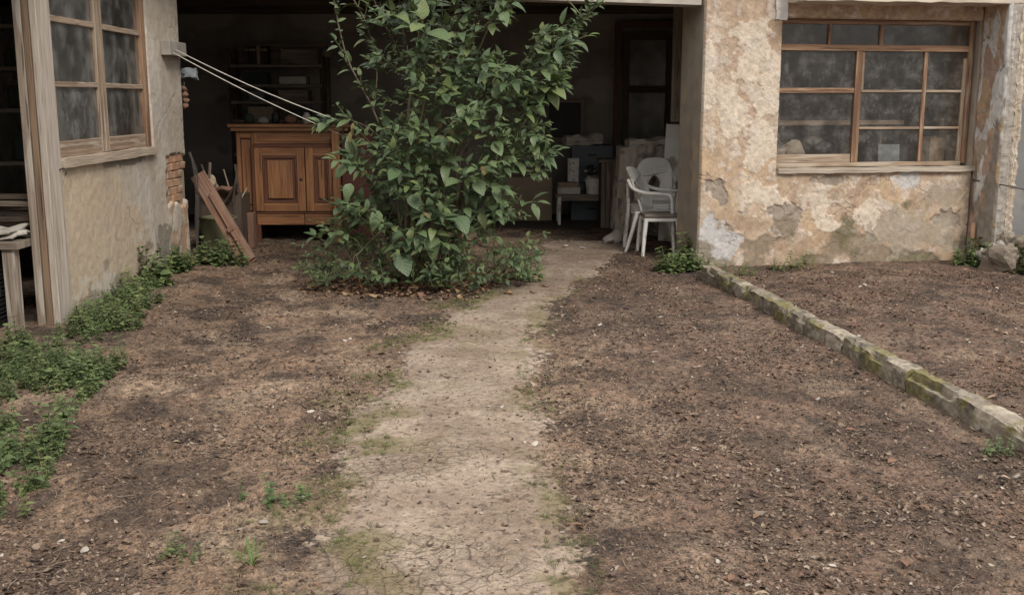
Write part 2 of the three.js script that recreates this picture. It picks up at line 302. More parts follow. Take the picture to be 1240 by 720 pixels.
function facadeC(s, y) {
  const a = fbm(s * 3 + 5, y * 3, 5), f = fbm(s * 26, y * 26, 4), g = vn(s * 120, y * 120), st = fbm(s * 6 + 70, y * 1.4, 4);
  let c = mix3([0.5, 0.38, 0.275], [0.56, 0.46, 0.365], sm(0.4, 0.62, a)), h = 0.5 + (f - 0.5) * 0.3;
  c = mix3(c, [0.54, 0.39, 0.235], sm(0.48, 0.66, fbm(s * 4 + 30, y * 3 + 8, 5)) * 0.6);
  c = mix3(c, [0.43, 0.31, 0.235], sm(0.5, 0.6, fbm(s * 13 + 8, y * 13, 4)) * 0.5);
  c = mix3(c, [0.4, 0.28, 0.21], sm(0.52, 0.66, st) * 0.5);
  const pit = sm(0.56, 0.66, fbm(s * 34 + 3, y * 34, 4)) * sm(0.9, 1.25, y + (a - 0.5)); c = mix3(c, [0.41, 0.305, 0.225], pit * 0.55); h -= pit * 0.22;
  const crm = inBlob(s, y, CREAMB, 3); c = mix3(c, [0.64, 0.55, 0.45], crm * (0.75 + 0.25 * f)); h += crm * 0.12;
  const ch = sm(0.6, 0.66, fbm(s * 9 + 11, y * 9 + 4, 4)); c = mix3(c, [0.63, 0.56, 0.49], ch * 0.6); h += ch * 0.08;
  const pal = inBlob(s, y, PALEB, 8); c = mix3(c, [0.53, 0.51, 0.5], pal); h -= pal * 0.15;
  const bl = inBlob(s, y, [[2.05, 0.2, 0.5, 0.1], [1.2, 0.2, 0.5, 0.12], [2.5, 0.62, 0.25, 0.1], [0.55, 0.42, 0.2, 0.08], [1.6, 0.7, 0.3, 0.06]], 33); c = mix3(c, [0.36, 0.255, 0.17], bl * 0.6);
  const gr = inBlob(s, y, GREYB, 14); c = mix3(c, [0.31, 0.26, 0.215], gr * 0.9); h -= gr * 0.3;
  // earth splashed and moss grown over the foot of the wall, in patches
  const foot = sm(0.5, 0.62, fbm(s * 3.2 + 90, y * 5 + 2, 5) + (0.22 - y) * 0.5); c = mix3(c, mix3([0.25, 0.2, 0.145], [0.14, 0.125, 0.07], sm(0.45, 0.6, fbm(s * 5 + 6, y * 5, 3))), foot * 0.85); h -= foot * 0.12;
  const rg = inBlob(s, y, [[2.3, 0.3, 0.6, 0.2], [2.7, 0.65, 0.25, 0.12]], 21); c = mix3(c, [0.36, 0.31, 0.25], rg * 0.7 * (0.5 + f));
  // cracks
  const w1 = Math.abs(fbm(s * 1.5 + 3, y * 2.9 + 7, 6) - 0.5), cg = sm(0.4, 0.55, fbm(s * 2.6 + 44, y * 2.6, 2)) * (y < 1.0 ? 1 : 0.2);
  const cr = (1 - sm(0.002, 0.009, w1)) * cg; c = mix3(c, [0.16, 0.12, 0.09], cr * 0.6); h -= cr * 0.35;
  return [...c.map((q) => q * (0.95 + (f - 0.5) * 0.55 + (g - 0.5) * 0.26)), h, crm * 0.005 + ch * 0.003 - pal * 0.005 - gr * 0.01 - foot * 0.004 - rg * 0.003];
}
const WIN = { s0: 0.8, s1: 2.945, y0: 0.955, y1: 2.42 };
{
  const w = 2.96, h = 2.96, t = tex(1152, 1152, (u, v) => facadeC(u * w, v * h - 0.06));
  const mat = std({ map: t.map, bumpMap: t.bump, bumpScale: 0.006, roughness: 0.95 });
  const keep = (s, y) => !(s > WIN.s0 && s < WIN.s1 && y - 0.06 > WIN.y0 && y - 0.06 < WIN.y1);
  const body = part('wall_body', [slab([[0, -0.1], [3.6, -0.1], [3.6, 2.96], [0, 2.96]], -0.62, -0.03, [[[WIN.s0, WIN.y0], [WIN.s0, WIN.y1], [WIN.s1, WIN.y1], [WIN.s1, WIN.y0]]]), slab([[3.6, -0.1], [4.3, -0.1], [4.3, 2.96], [3.6, 2.96]], -0.62, -0.1)], grainy([0.4, 0.34, 0.28], 0.25, 9, 51, {}, [0.5, 0.4, 0.28]), facade);
  part('plaster', wallSheet(w, h, 0.011, keep, (s, y) => { const c = facadeC(s, y - 0.06); return -0.004 + (c[3] - 0.5) * 0.005 + c[4] + (fbm(s * 1.7, y * 1.7, 3) - 0.5) * 0.04 * sm(1.3, 0.5, y); }, -0.034).translate(0, -0.06, 0), mat, facade);
  // buttress at the far end: patchy flank of old pink wash over whitewash, bare cement below
  const bt = tex(512, 1024, (u, v) => {
    const s = u * 0.5, y = v * 2.96 - 0.06, f = fbm(s * 22, y * 22, 4);
    let c = mix3([0.45, 0.315, 0.26], [0.5, 0.36, 0.24], sm(0.45, 0.6, fbm(s * 4, y * 2.5 + 3, 4)));
    const wh = sm(0.53, 0.58, fbm(s * 6 + 20, y * 2.6 + 7, 4)); c = mix3(c, [0.66, 0.65, 0.63], wh);
    const ce = sm(0.5, 0.55, fbm(s * 5 + 4, y * 2 + 1, 4) + (1.15 - y) * 0.25 + (s - 0.3) * 0.5); c = mix3(c, [0.31, 0.27, 0.235], ce);
    const br = sm(0.6, 0.65, fbm(s * 8 + 44, y * 5, 4)); c = mix3(c, [0.36, 0.25, 0.15], br * 0.7);
    return [...c.map((q) => q * (0.7 + 0.6 * f)), 0.5 + (f - 0.5) * 0.5 + wh * 0.12 - ce * 0.2];
  });
  const bm = std({ map: bt.map, bumpMap: bt.bump, bumpScale: 0.014 });
  const bg = part('buttress', wallSheet(0.44, 2.96, 0.02, () => true, (s, y) => (fbm(s * 7, y * 7, 4) - 0.5) * 0.03, -0.02).rotateY(-Math.PI / 2).translate(2.962, -0.06, -0.03), bm, facade);
  part('buttress_core', [rough(new THREE.BoxGeometry(0.13, 2.9, 0.4, 6, 140, 16).toNonIndexed(), 0.012, 24, 3).translate(3.035, 1.39, 0.19)], M.cement, facade);
  part('corner_strip', [rough(new THREE.BoxGeometry(0.09, 2.9, 0.06, 5, 160, 3).toNonIndexed(), 0.017, 26, 5).translate(3.14, 1.39, 0.36)], grainy([0.4, 0.33, 0.26], 0.4, 12, 52, {}, [0.52, 0.46, 0.39]), facade);
  part('grey_return', spanBox(3.19, 4.2, -0.05, 2.9, 0.2, 0.3), grainy([0.2, 0.2, 0.2], 0.15, 6, 53, {}, [0.26, 0.25, 0.24]), facade);
  part('eave', [rough(new THREE.BoxGeometry(2.5, 0.32, 0.42, 80, 8, 10).toNonIndexed(), 0.01, 7, 9).translate(2.08, 2.712, 0.19)], grainy([0.56, 0.49, 0.4], 0.25, 9, 54, {}, [0.42, 0.34, 0.27]), facade);
  part('white_patch', [rough(new THREE.BoxGeometry(0.12, 0.2, 0.014, 8, 12, 1).toNonIndexed(), 0.01, 20, 2).translate(0.775, 2.5, 0.006)], grainy([0.72, 0.7, 0.67], 0.1, 9, 55), facade);
  part('window_sill', [rough(new THREE.BoxGeometry(2.32, 0.05, 0.2, 90, 3, 8).toNonIndexed(), 0.009, 6, 4).translate(1.96, 0.945, -0.055)], grainy([0.46, 0.4, 0.33], 0.35, 12, 56, {}, [0.3, 0.24, 0.18]), facade);
}
// dusty glass: the panes let light through except where dirt lies on them
function glass(seed, dirt, tint) {
  const t = tex(512, 512, (u, v) => {
    const a = fbm(u * 11 + seed, v * 9, 5), st = fbm(u * 38 + seed, v * 4 + seed, 4), sp = vn(u * 130 + seed, v * 130), sm2 = sm(0.58, 0.72, fbm(u * 8 + seed * 2, v * 8 + 9, 4));
    const sm3 = sm(0.6, 0.74, fbm(u * 20 + seed * 3, v * 16 + 2, 4));
    let d = dirt * (0.2 + 0.8 * sm(0.4, 0.72, a) + 0.5 * sm(0.5, 0.75, st)) + sm2 * 0.03 + sm3 * 0.04 + (sp > 0.86 ? 0.13 : 0) * sm(0.42, 0.62, a);
    return [tint[0] * (0.8 + 0.4 * a), tint[1] * (0.8 + 0.4 * a), tint[2] * (0.8 + 0.4 * a), 0.15 + d, 1 - clamp(d, 0, 0.9)];
  }, MR, true);
  return new THREE.MeshPhysicalMaterial({ map: t.map, transmission: 1, transmissionMap: t.third, thickness: 0, roughness: 0.22, ior: 1.5, side: THREE.DoubleSide });
}
const glassA = glass(3, 0.07, [0.8, 0.8, 0.79]), glassB = glass(17, 0.022, [0.82, 0.8, 0.77]);
function paneGeo(w, h, k) { const g = new THREE.BoxGeometry(w, h, 0.003).toNonIndexed(), uv = g.attributes.uv; for (let i = 0; i < uv.count; i++) uv.setXY(i, uv.getX(i) * w * 0.9 + ((k * 0.37) % 1) * (1 - w * 0.9), uv.getY(i) * h * 0.9 + ((k * 0.53) % 1) * (1 - h * 0.9)); return g; }
{
  const wg = new THREE.Group(); wg.name = 'window'; wg.position.set(0, 0, -0.11); facade.add(wg);
  const F = M.frameOrange, { s0, s1, y0, y1 } = WIN, bars = [];
  const put = (n, a, b, c, d, z0 = -0.025, z1 = 0.025, m = F) => part(n, rough(spanBox(a, b, c, d, z0, z1, 0.005), 0.002, 3, a * 7 + c), m, wg);
  put('frame_jamb', s0, s0 + 0.025, y0 + 0.04, y1); put('frame_jamb', s1 - 0.075, s1 - 0.02, y0 + 0.04, y1);
  put('frame_head', s0 + 0.026, s1 - 0.076, y1 - 0.05, y1 - 0.004); put('frame_foot', s0 + 0.026, s1 - 0.076, y0 + 0.02, y0 + 0.062, -0.03, 0.03, M.frame);
  put('transom', s0 + 0.026, s1 - 0.076, 2.115, 2.175, -0.03, 0.034);
  put('mullion', 1.635, 1.672, y0 + 0.063, 2.114, -0.03, 0.032); put('mullion', 1.676, 1.71, y0 + 0.063, 2.114, -0.026, 0.026);
  put('muntin', 1.325, 1.358, 2.176, y1 - 0.051); put('muntin', 1.878, 1.912, 2.176, y1 - 0.051);
  put('rail', s0 + 0.026, 1.634, 1.705, 1.755); put('rail', s0 + 0.026, 1.634, y0 + 0.063, 1.1, -0.02, 0.018, M.frame);
  put('muntin', 2.385, 2.425, y0 + 0.063, 2.114, -0.022, 0.022); put('rail', 1.711, 2.384, 1.712, 1.737, -0.018, 0.018, M.frame); put('rail', 2.426, s1 - 0.076, 1.712, 1.737, -0.018, 0.018, M.frame);
  put('rail', 1.711, 2.384, 1.345, 1.37, -0.018, 0.018, M.frame); put('rail', 2.426, s1 - 0.076, 1.345, 1.37, -0.018, 0.018, M.frame);
  put('sash_stile', 1.711, 1.735, 1.738, 2.113, -0.016, 0.016, M.frame); put('sash_stile', s1 - 0.12, s1 - 0.078, y0 + 0.063, 2.05, -0.024, 0.02, M.frame);
  const panes = [[s0 + 0.026, 1.325, 2.175, y1 - 0.05], [1.358, 1.878, 2.175, y1 - 0.05], [1.912, s1 - 0.076, 2.175, y1 - 0.05], [s0 + 0.026, 1.634, 1.755, 2.115], [s0 + 0.026, 1.634, 1.1, 1.705],
    [1.711, 2.384, 1.737, 2.115], [2.426, s1 - 0.076, 1.737, 2.115], [1.711, 2.384, 1.37, 1.712], [2.426, s1 - 0.076, 1.37, 1.712], [1.711, 2.384, y0 + 0.062, 1.345], [2.426, s1 - 0.076, y0 + 0.062, 1.345]];
  panes.forEach(([a, b, c, d], i) => { const p = part('pane', paneGeo(b - a - 0.001, d - c - 0.001, i), glassB, wg); p.position.set((a + b) / 2, (c + d) / 2, 0); });
}
// things behind the right-hand window
const fz = (s, y, n) => { const v = new THREE.Vector3(s, y, n).applyAxisAngle(new THREE.Vector3(0, 1, 0), FT); return [1.84 + v.x, v.y, -10.42 + v.z]; };
function behind(name, geo, m, label, cat, p, turn = 0) { const o = solo(name, geo, m, label, cat); o.position.set(...p); o.rotation.y = FT + turn; return o; }
{
  const sh = thing('shelf_board', 'pale wooden board lying across brackets inside the wide window', 'shelf', fz(1.62, 0, -0.48), FT);
  part('board', rough(box(1.5, 0.05, 0.22, 0, 1.4, 0), 0.006, 4, 2), M.frame, sh);
  for (const x of [-0.6, 0.6]) part('bracket', [box(0.03, 0.24, 0.03, x, 1.255, -0.08), box(0.03, 0.03, 0.26, x, 1.36, -0.015)], M.oldWood, sh);
  behind('picture_card', rough(box(0.24, 0.24, 0.012), 0.002, 9), grainy([0.27, 0.33, 0.39], 0.35, 5, 61, {}, [0.55, 0.55, 0.53], 0.55), 'small blue and white picture card propped on the window ledge', 'picture', fz(2.12, 1.07, -0.2)).rotation.x = -0.12;
  behind('crumpled_paper', rough(new THREE.IcosahedronGeometry(0.17, 3), 0.1, 8, 4).scale(0.9, 0.85, 0.4), M.paper, 'crumpled pale paper bundle behind the lower window pane', 'paper', fz(1.05, 1.07, -0.26));
  behind('dark_bundle', rough(new THREE.IcosahedronGeometry(0.13, 3), 0.07, 8, 7).scale(0.8, 1.5, 0.5), M.greyBlue, 'dark blue cloth bundle beside the crumpled paper at window', 'cloth', fz(0.9, 1.19, -0.4));
  behind('cardboard_box', box(0.22, 0.3, 0.16), M.cardboard, 'plain cardboard box behind the narrow lower window pane', 'box', fz(2.66, 1.105, -0.3), 0.3);
  behind('cement_block', rough(box(0.28, 0.12, 0.1), 0.006, 12, 1), M.brickB, 'light brown block lying on the ledge behind the window', 'block', fz(1.42, 1.015, -0.22), 0.1);
}

// ---------- left wall with window, post and exposed bricks ----------
const pier = thing('stucco_wall', 'grey and tan stucco wall with six-pane window and exposed bricks', 'wall', [-3.3, 0, -7.8], Math.PI / 2);
const LW = 3.02;
const brickHole = (s, y) => s > 2.42 + (fbm(y * 14, 3, 2) - 0.5) * 0.12 && y > 0.66 + (fbm(s * 9, 8, 2) - 0.5) * 0.16 && y < 1.1 + (fbm(s * 9, 1, 2) - 0.5) * 0.07;
function pierC(s, y) {
  const a = fbm(s * 2 + 60, y * 2, 5), f = fbm(s * 24, y * 24, 4), g = vn(s * 130, y * 130), st = fbm(s * 7 + 5, y * 1.1, 4);
  let c = mix3([0.5, 0.43, 0.355], [0.6, 0.54, 0.465], sm(0.4, 0.6, a)), h = 0.5 + (f - 0.5) * 0.25;
  const tan = sm(0.46, 0.54, a * 0.5 + 0.25 + (1.35 - s) * 0.22 + (0.75 - y) * 0.12); c = mix3(c, [0.51, 0.405, 0.29], tan * 0.85);
  const pale = inBlob(s, y, [[1.75, 0.75, 0.28, 0.4], [0.55, 0.12, 0.35, 0.16], [2.3, 1.6, 0.25, 0.4]], 2); c = mix3(c, [0.55, 0.5, 0.44], pale * 0.75);
  c = mix3(c, [0.38, 0.335, 0.285], sm(0.55, 0.7, st) * 0.4);
  const damp = inBlob(s, y, [[2.2, 0.22, 0.22, 0.24], [2.0, 0.06, 0.3, 0.08], [1.3, 1.13, 0.5, 0.04]], 9); c = mix3(c, [0.2, 0.175, 0.15], damp * 0.8);  // damp stain low down; the last blob is a darker band below the sill
  const ex = sm(0.5, 0.58, fbm(s * 6 + 2, y * 4, 4)) * sm(2.1, 2.6, s + (f - 0.5) * 0.4) * sm(0.74, 0.6, y); c = mix3(c, [0.47, 0.29, 0.18], ex * 0.8); h -= ex * 0.25;
  const foot = sm(0.52, 0.62, fbm(s * 4 + 70, y * 6, 4) + (0.12 - y) * 0.6); c = mix3(c, [0.24, 0.19, 0.14], foot * 0.7);
  const w1 = worley(s * 1.4 + (a - 0.5) * 2, y * 1.4 + 8), cr = (1 - sm(0.004, 0.014, w1)) * 0.5 * sm(0.5, 0.6, fbm(s * 2 + 9, y * 2, 2)); c = mix3(c, [0.14, 0.11, 0.09], cr); h -= cr * 0.3;
  return [...c.map((q) => q * (0.8 + f * 0.3 + (g - 0.5) * 0.2)), h];
}
{
  const h = 2.96, WT = 1.2, t = tex(1024, 1024, (u, v) => pierC(u * LW, v * h - 0.06));
  const keep = (s, y) => !(s < 2.06 && y - 0.06 > WT && y - 0.06 < 2.72) && !brickHole(s, y - 0.06);
  part('wall_body', slab([[0, -0.1], [LW - 0.004, -0.1], [LW - 0.004, 2.96], [0, 2.96], [0, 2.72], [2.06, 2.72], [2.06, WT], [0, WT]], -0.2, -0.032), grainy([0.33, 0.26, 0.19], 0.3, 9, 57, {}, [0.42, 0.38, 0.33]), pier);
  part('plaster', wallSheet(LW, h, 0.016, keep, (s, y) => { const c = pierC(s, y - 0.06); return -0.003 + (c[3] - 0.5) * 0.02 + (fbm(s * 1.5 + 7, y * 1.5, 3) - 0.5) * 0.02; }, -0.036).translate(0, -0.06, 0), std({ map: t.map, bumpMap: t.bump, bumpScale: 0.01, roughness: 0.95 }), pier);
  // exposed bricks
  const r = rng(12), bgeo = [0, 1, 2].map((k) => rough(box(0.222, 0.067, 0.1, 0, 0, 0, 0.005), 0.005, 18, k * 9));
  for (let row = 0; row < 6; row++) for (let k = 0; k < 3; k++) {
    const s = 2.47 + k * 0.232 - (row % 2) * 0.11 + (r() - 0.5) * 0.02, y = 0.685 + row * 0.077 + (r() - 0.5) * 0.008; if (s > 2.93 || s < 2.38) continue;
    const b = part('brick', bgeo[Math.floor(r() * 3)], r() < 0.5 ? M.brick : M.brickB, pier); b.position.set(Math.min(s, 2.905), y, -0.071 + (r() - 0.5) * 0.016); b.rotation.z = (r() - 0.5) * 0.05; b.rotation.y = (r() - 0.5) * 0.06;
  }
  // post at the doorway: pale board on the face, two older boards on the edge
  part('post_board', rough(spanBox(-0.235, -0.012, -0.02, 2.95, -0.04, 0.012, 0.006), 0.006, 3, 1), M.postPale, pier);
  part('post_board', rough(spanBox(-0.243, -0.13, -0.02, 2.95, -0.088, -0.043, 0.006), 0.005, 3, 5), M.postBrown, pier);
  part('post_board', rough(spanBox(-0.25, -0.12, -0.02, 2.95, -0.15, -0.092, 0.006), 0.006, 3, 8), M.post, pier);
  const hk = part('hook', tube([[-0.06, 1.14, 0.01], [-0.06, 1.155, 0.05], [-0.06, 1.13, 0.065], [-0.05, 1.105, 0.05]], 0.006, 0.005, 6), M.cable, pier);
  part('window_sill', rough(new THREE.BoxGeometry(2.06, 0.07, 0.17, 60, 3, 6).toNonIndexed(), 0.006, 5, 2).translate(1.035, 1.185, -0.045), grainy([0.42, 0.34, 0.26], 0.3, 12, 58, {}, [0.52, 0.45, 0.37]), pier);
  // window
  const wg = new THREE.Group(); wg.name = 'window'; wg.position.set(0, 0, -0.05); pier.add(wg);
  const put = (n, a, b, c, d, z0 = -0.022, z1 = 0.022, m = M.frame) => part(n, rough(spanBox(a, b, c, d, z0, z1, 0.005), 0.003, 3, a * 7 + c), m, wg);
  put('frame_jamb', 0.0, 0.045, 1.222, 2.715); put('frame_jamb', 1.955, 2.058, 1.222, 2.715, -0.03, 0.035, M.frameOrange);
  put('mullion', 0.9, 0.972, 1.222, 2.715, -0.022, 0.024); put('mullion', 0.976, 1.05, 1.222, 2.715, -0.022, 0.03);
  const cols = [[0.046, 0.899], [1.051, 1.954]], ys = [1.34, 1.735, 1.775, 2.2, 2.245, 2.66];
  cols.forEach(([a, b], k) => {
    put('rail', a, b, 1.222, 1.339, -0.02, 0.02); put('rail', a, b, 1.735, 1.775); put('rail', a, b, 2.2, 2.245); put('rail', a, b, 2.66, 2.715);
    for (let q = 0; q < 3; q++) { const p = part('pane', paneGeo(b - a, ys[q * 2 + 1] - ys[q * 2], k * 3 + q + 20), glassA, wg); p.position.set((a + b) / 2, (ys[q * 2] + ys[q * 2 + 1]) / 2, 0); }
  });
  // wooden cleat with the two ropes' end
  part('cleat', [rough(box(0.5, 0.13, 0.09, 2.68, 2.12, 0.045), 0.004, 9)], M.cement, pier);
}

// ---------- building shell ----------
{
  const b = thing('garage_building', 'dark sooty garage interior behind the wide open doorway', 'building');
  part('back_wall', spanBox(-7.3, 6.9, -0.1, 2.98, -15.6, -15.4, 0), M.soot, b);
  part('side_wall', spanBox(-7.3, -7.1, -0.1, 2.98, -15.4, -2.0, 0), M.soot, b);
  part('side_wall', spanBox(6.7, 6.9, -0.1, 2.98, -15.4, -11.4, 0), M.soot, b);
  part('side_wall', spanBox(5.8, 6.9, -0.1, 2.98, -11.4, -11.25, 0), M.soot, b);
  part('front_wall', spanBox(-7.1, -3.3, -0.1, 2.98, -2.2, -2.0, 0), M.soot, b);
  part('front_wall', spanBox(-3.5, -3.3, -0.1, 2.98, -4.6, -2.2, 0), M.cement, b);
  part('door_lintel', spanBox(-3.5, -3.3, 2.62, 2.98, -7.53, -4.6, 0), M.cement, b);
  const roof = new THREE.Shape([[-7.5, 2], [-3.0, 2], [-3.0, 10.55], [1.9, 10.15], [6.95, 11.1], [6.95, 15.8], [-7.5, 15.8]].map((p) => new THREE.Vector2(...p)));
  part('roof', new THREE.ExtrudeGeometry(roof, { depth: 0.2, bevelEnabled: false }).rotateX(-Math.PI / 2).translate(0, 2.985, 0), M.ceiling, b);
  for (const z of [-11.9, -13.1, -14.3]) part('beam', rough(spanBox(-7.0, 6.6, 2.74, 2.97, z - 0.07, z + 0.07, 0.006), 0.008, 2, z), M.darkWood, b);
  // lintel over the big doorway: runs from the left wall to the facade's corner
  const L = Math.hypot(5.14, 0.4), g = rough(slab([[-0.02, 2.66], [L * 0.5, 2.62], [L - 0.04, 2.525], [L - 0.04, 2.97], [-0.02, 2.97]], -0.3, 0), 0.004, 6); g.rotateY(-Math.atan2(0.4, 5.14)); g.translate(-3.3, 0, -10.82);
  part('lintel', g, grainy([0.5, 0.46, 0.41], 0.2, 9, 59, {}, [0.4, 0.36, 0.31]), b);
}

// ---------- kerb ----------
{
  const k = thing('concrete_kerb', 'long mossy concrete kerb edging the raised soil bed', 'kerb', [0, 0, 0]);
  const kt = tex(1024, 256, (u, v) => { const x = u * 2, y = v * 0.5, f = fbm(x * 30, y * 30, 4), a = fbm(x * 4 + 3, y * 4, 4); let c = mix3([0.25, 0.212, 0.165], [0.4, 0.345, 0.275], sm(0.35, 0.65, a)); c = mix3(c, [0.19, 0.165, 0.055], sm(0.5, 0.62, fbm(x * 5 + 20, y * 5 + 4, 4)) * 0.85); c = mix3(c, [0.12, 0.1, 0.075], sm(0.58, 0.7, fbm(x * 9 + 50, y * 9, 4)) * 0.7); return [...c.map((q) => q * (0.6 + 0.75 * f)), f]; }, MR);
  kt.map.repeat.set(0.5, 2); kt.bump.repeat.set(0.5, 2);
  const km = std({ map: kt.map, bumpMap: kt.bump, bumpScale: 0.01, roughness: 0.95 });
  const cuts = [-2.9, -4.05, -5.2, -5.9, -6.75, -7.7, -8.6, -9.8], r = rng(4), ang = Math.atan(0.124);
  for (let i = 0; i + 1 < cuts.length; i++) {
    const za = cuts[i] - 0.004, zb = cuts[i + 1] + 0.004, L = za - zb, g = new THREE.BoxGeometry(0.135, 0.2, L, 7, 8, Math.round(L / 0.025)).toNonIndexed();
    uvBox(g, 0.135, 0.2, L); const p = g.attributes.position, sd = i * 7.3;
    for (let q = 0; q < p.count; q++) { // worn arrises, chips and sags
      const x = p.getX(q), y = p.getY(q), z = p.getZ(q), e = sm(0.03, 0.065, Math.abs(x)) * sm(0.05, 0.1, y), ch = sm(0.48, 0.75, fbm(z * 7 + sd, x * 3 + 2, 3));
      p.setXYZ(q, x * (1 - e * (0.06 + ch * 0.4)) + (fbm(z * 14 + sd, y * 14, 3) - 0.5) * 0.022, y - e * (0.008 + ch * 0.045) + (fbm(z * 9 + sd + 30, x * 20, 3) - 0.5) * 0.022 * sm(0, 0.1, y), z + (fbm(x * 20 + sd, y * 20, 2) - 0.5) * 0.012);
    }
    g.computeVertexNormals();
    const o = part('kerb_block', g, km, k); o.position.set(kerbX((za + zb) / 2) + 0.068 + (r() - 0.5) * 0.02, 0.022 + (r() - 0.5) * 0.012, (za + zb) / 2); o.rotation.y = ang + (r() - 0.5) * 0.015; o.rotation.x = (r() - 0.5) * 0.012;
  }
}

// ---------- garage contents, left side ----------
{ // sideboard
  const c = thing('wooden_sideboard', 'brown wooden sideboard with panelled doors in the dark garage', 'sideboard', [-2.6, 0, -12.42]);
  part('top', [box(1.42, 0.035, 0.56, 0.03, 1.345, -0.22), box(1.36, 0.045, 0.52, 0.03, 1.305, -0.22)], M.cabinet, c);
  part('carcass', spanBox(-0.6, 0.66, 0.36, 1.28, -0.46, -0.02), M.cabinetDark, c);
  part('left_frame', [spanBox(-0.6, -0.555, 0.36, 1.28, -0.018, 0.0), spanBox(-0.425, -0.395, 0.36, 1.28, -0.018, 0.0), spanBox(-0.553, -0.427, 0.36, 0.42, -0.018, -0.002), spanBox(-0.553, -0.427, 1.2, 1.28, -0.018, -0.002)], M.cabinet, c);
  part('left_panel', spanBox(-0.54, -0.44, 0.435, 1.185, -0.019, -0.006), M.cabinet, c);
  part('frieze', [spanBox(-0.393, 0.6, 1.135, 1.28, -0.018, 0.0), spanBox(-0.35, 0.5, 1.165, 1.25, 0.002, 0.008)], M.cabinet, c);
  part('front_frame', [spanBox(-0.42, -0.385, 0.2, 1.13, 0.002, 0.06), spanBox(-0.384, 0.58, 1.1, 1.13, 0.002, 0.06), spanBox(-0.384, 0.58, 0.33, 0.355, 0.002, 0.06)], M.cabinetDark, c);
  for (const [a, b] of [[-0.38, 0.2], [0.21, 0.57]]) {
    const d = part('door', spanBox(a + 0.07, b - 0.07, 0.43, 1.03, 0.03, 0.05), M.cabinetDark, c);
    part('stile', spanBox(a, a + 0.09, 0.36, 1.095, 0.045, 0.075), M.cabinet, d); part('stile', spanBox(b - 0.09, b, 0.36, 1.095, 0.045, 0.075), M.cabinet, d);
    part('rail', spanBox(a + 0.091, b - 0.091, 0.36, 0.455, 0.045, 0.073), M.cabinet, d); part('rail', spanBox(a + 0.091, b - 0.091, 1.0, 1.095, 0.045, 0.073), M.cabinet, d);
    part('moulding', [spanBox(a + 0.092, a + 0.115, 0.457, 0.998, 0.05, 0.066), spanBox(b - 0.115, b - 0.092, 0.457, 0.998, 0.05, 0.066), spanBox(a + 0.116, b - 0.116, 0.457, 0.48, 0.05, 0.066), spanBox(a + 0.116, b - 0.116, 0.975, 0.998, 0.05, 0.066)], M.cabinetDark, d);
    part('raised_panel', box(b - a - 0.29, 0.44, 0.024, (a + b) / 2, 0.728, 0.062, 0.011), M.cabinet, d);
    part('knob', new THREE.SphereGeometry(0.016, 10, 8).translate(b - 0.04, 0.74, 0.088), M.cable, d);
  }
  part('plinth', [spanBox(-0.38, 0.17, 0.2, 0.328, 0.006, 0.052), spanBox(0.176, 0.58, 0.2, 0.328, 0.006, 0.05)], M.cabinet, c);
  for (const [x, z] of [[-0.38, 0.02], [0.5, 0.02], [-0.5, -0.42], [0.6, -0.42]]) part('leg', spanBox(x - 0.035, x + 0.035, -0.02, z > 0 ? 0.198 : 0.36, z - 0.035, z + 0.035), M.cabinetDark, c);
  part('end_post', spanBox(0.535, 0.62, 0.0, 1.285, 0.08, 0.15), M.cabinet, c);
  part('end_panel', rough(box(0.36, 1.2, 0.03, 0.82, 0.66, 0.1), 0.003, 3), M.redDark, c);
}
{ // dusty pots and tins on the sideboard
  const r = rng(90), P = [[-3.1, 0.12, 0.06, 'tall_jar', 'tall dusty jar', M.greenDark], [-2.93, 0.08, 0.07, 'tin_bowl', 'squat tin bowl', M.cement], [-2.78, 0.15, 0.05, 'bottle', 'narrow dark bottle', M.black], [-2.6, 0.1, 0.08, 'clay_pot', 'round clay pot', M.clay], [-2.4, 0.13, 0.05, 'pale_jar', 'small pale jar', M.paper], [-2.22, 0.09, 0.07, 'paint_tin', 'dull blue paint tin', M.greyBlue]];
  for (const [x, h, w, n, l, m] of P) { const g = solo(n, new THREE.LatheGeometry([[0, 0], [w * 0.8, 0], [w, h * 0.3], [w * 0.9, h * 0.75], [w * 0.5, h * 0.85], [w * 0.55, h], [0, h]].map((p) => new THREE.Vector2(...p)), 18), m, l + ' standing on the wooden sideboard', 'pot'); g.position.set(x, 1.363, -12.62 + (r() - 0.5) * 0.15); }
}
{ // two planks, one nailed on the other, leaning
  const p = thing('leaning_plank', 'reddish brown plank leaning beside the olive bin', 'plank', [-2.66, 0.0, -10.66]);
  const q = new THREE.Quaternion().setFromUnitVectors(new THREE.Vector3(0, 1, 0), new THREE.Vector3(-0.56, 0.86, -0.3).normalize());
  const a = part('board', rough(box(0.16, 1.1, 0.035, 0, 0.55, 0), 0.003, 3, 2), M.plank, p); a.quaternion.copy(q);
  const b = part('batten', rough(box(0.09, 0.82, 0.04, 0.045, 0.43, 0.04), 0.003, 3, 6), M.plank, p); b.quaternion.copy(q);
  part('nail_plate', box(0.07, 0.05, 0.01, 0.02, 0.4, 0.068), M.clay, p).quaternion.copy(q);
}
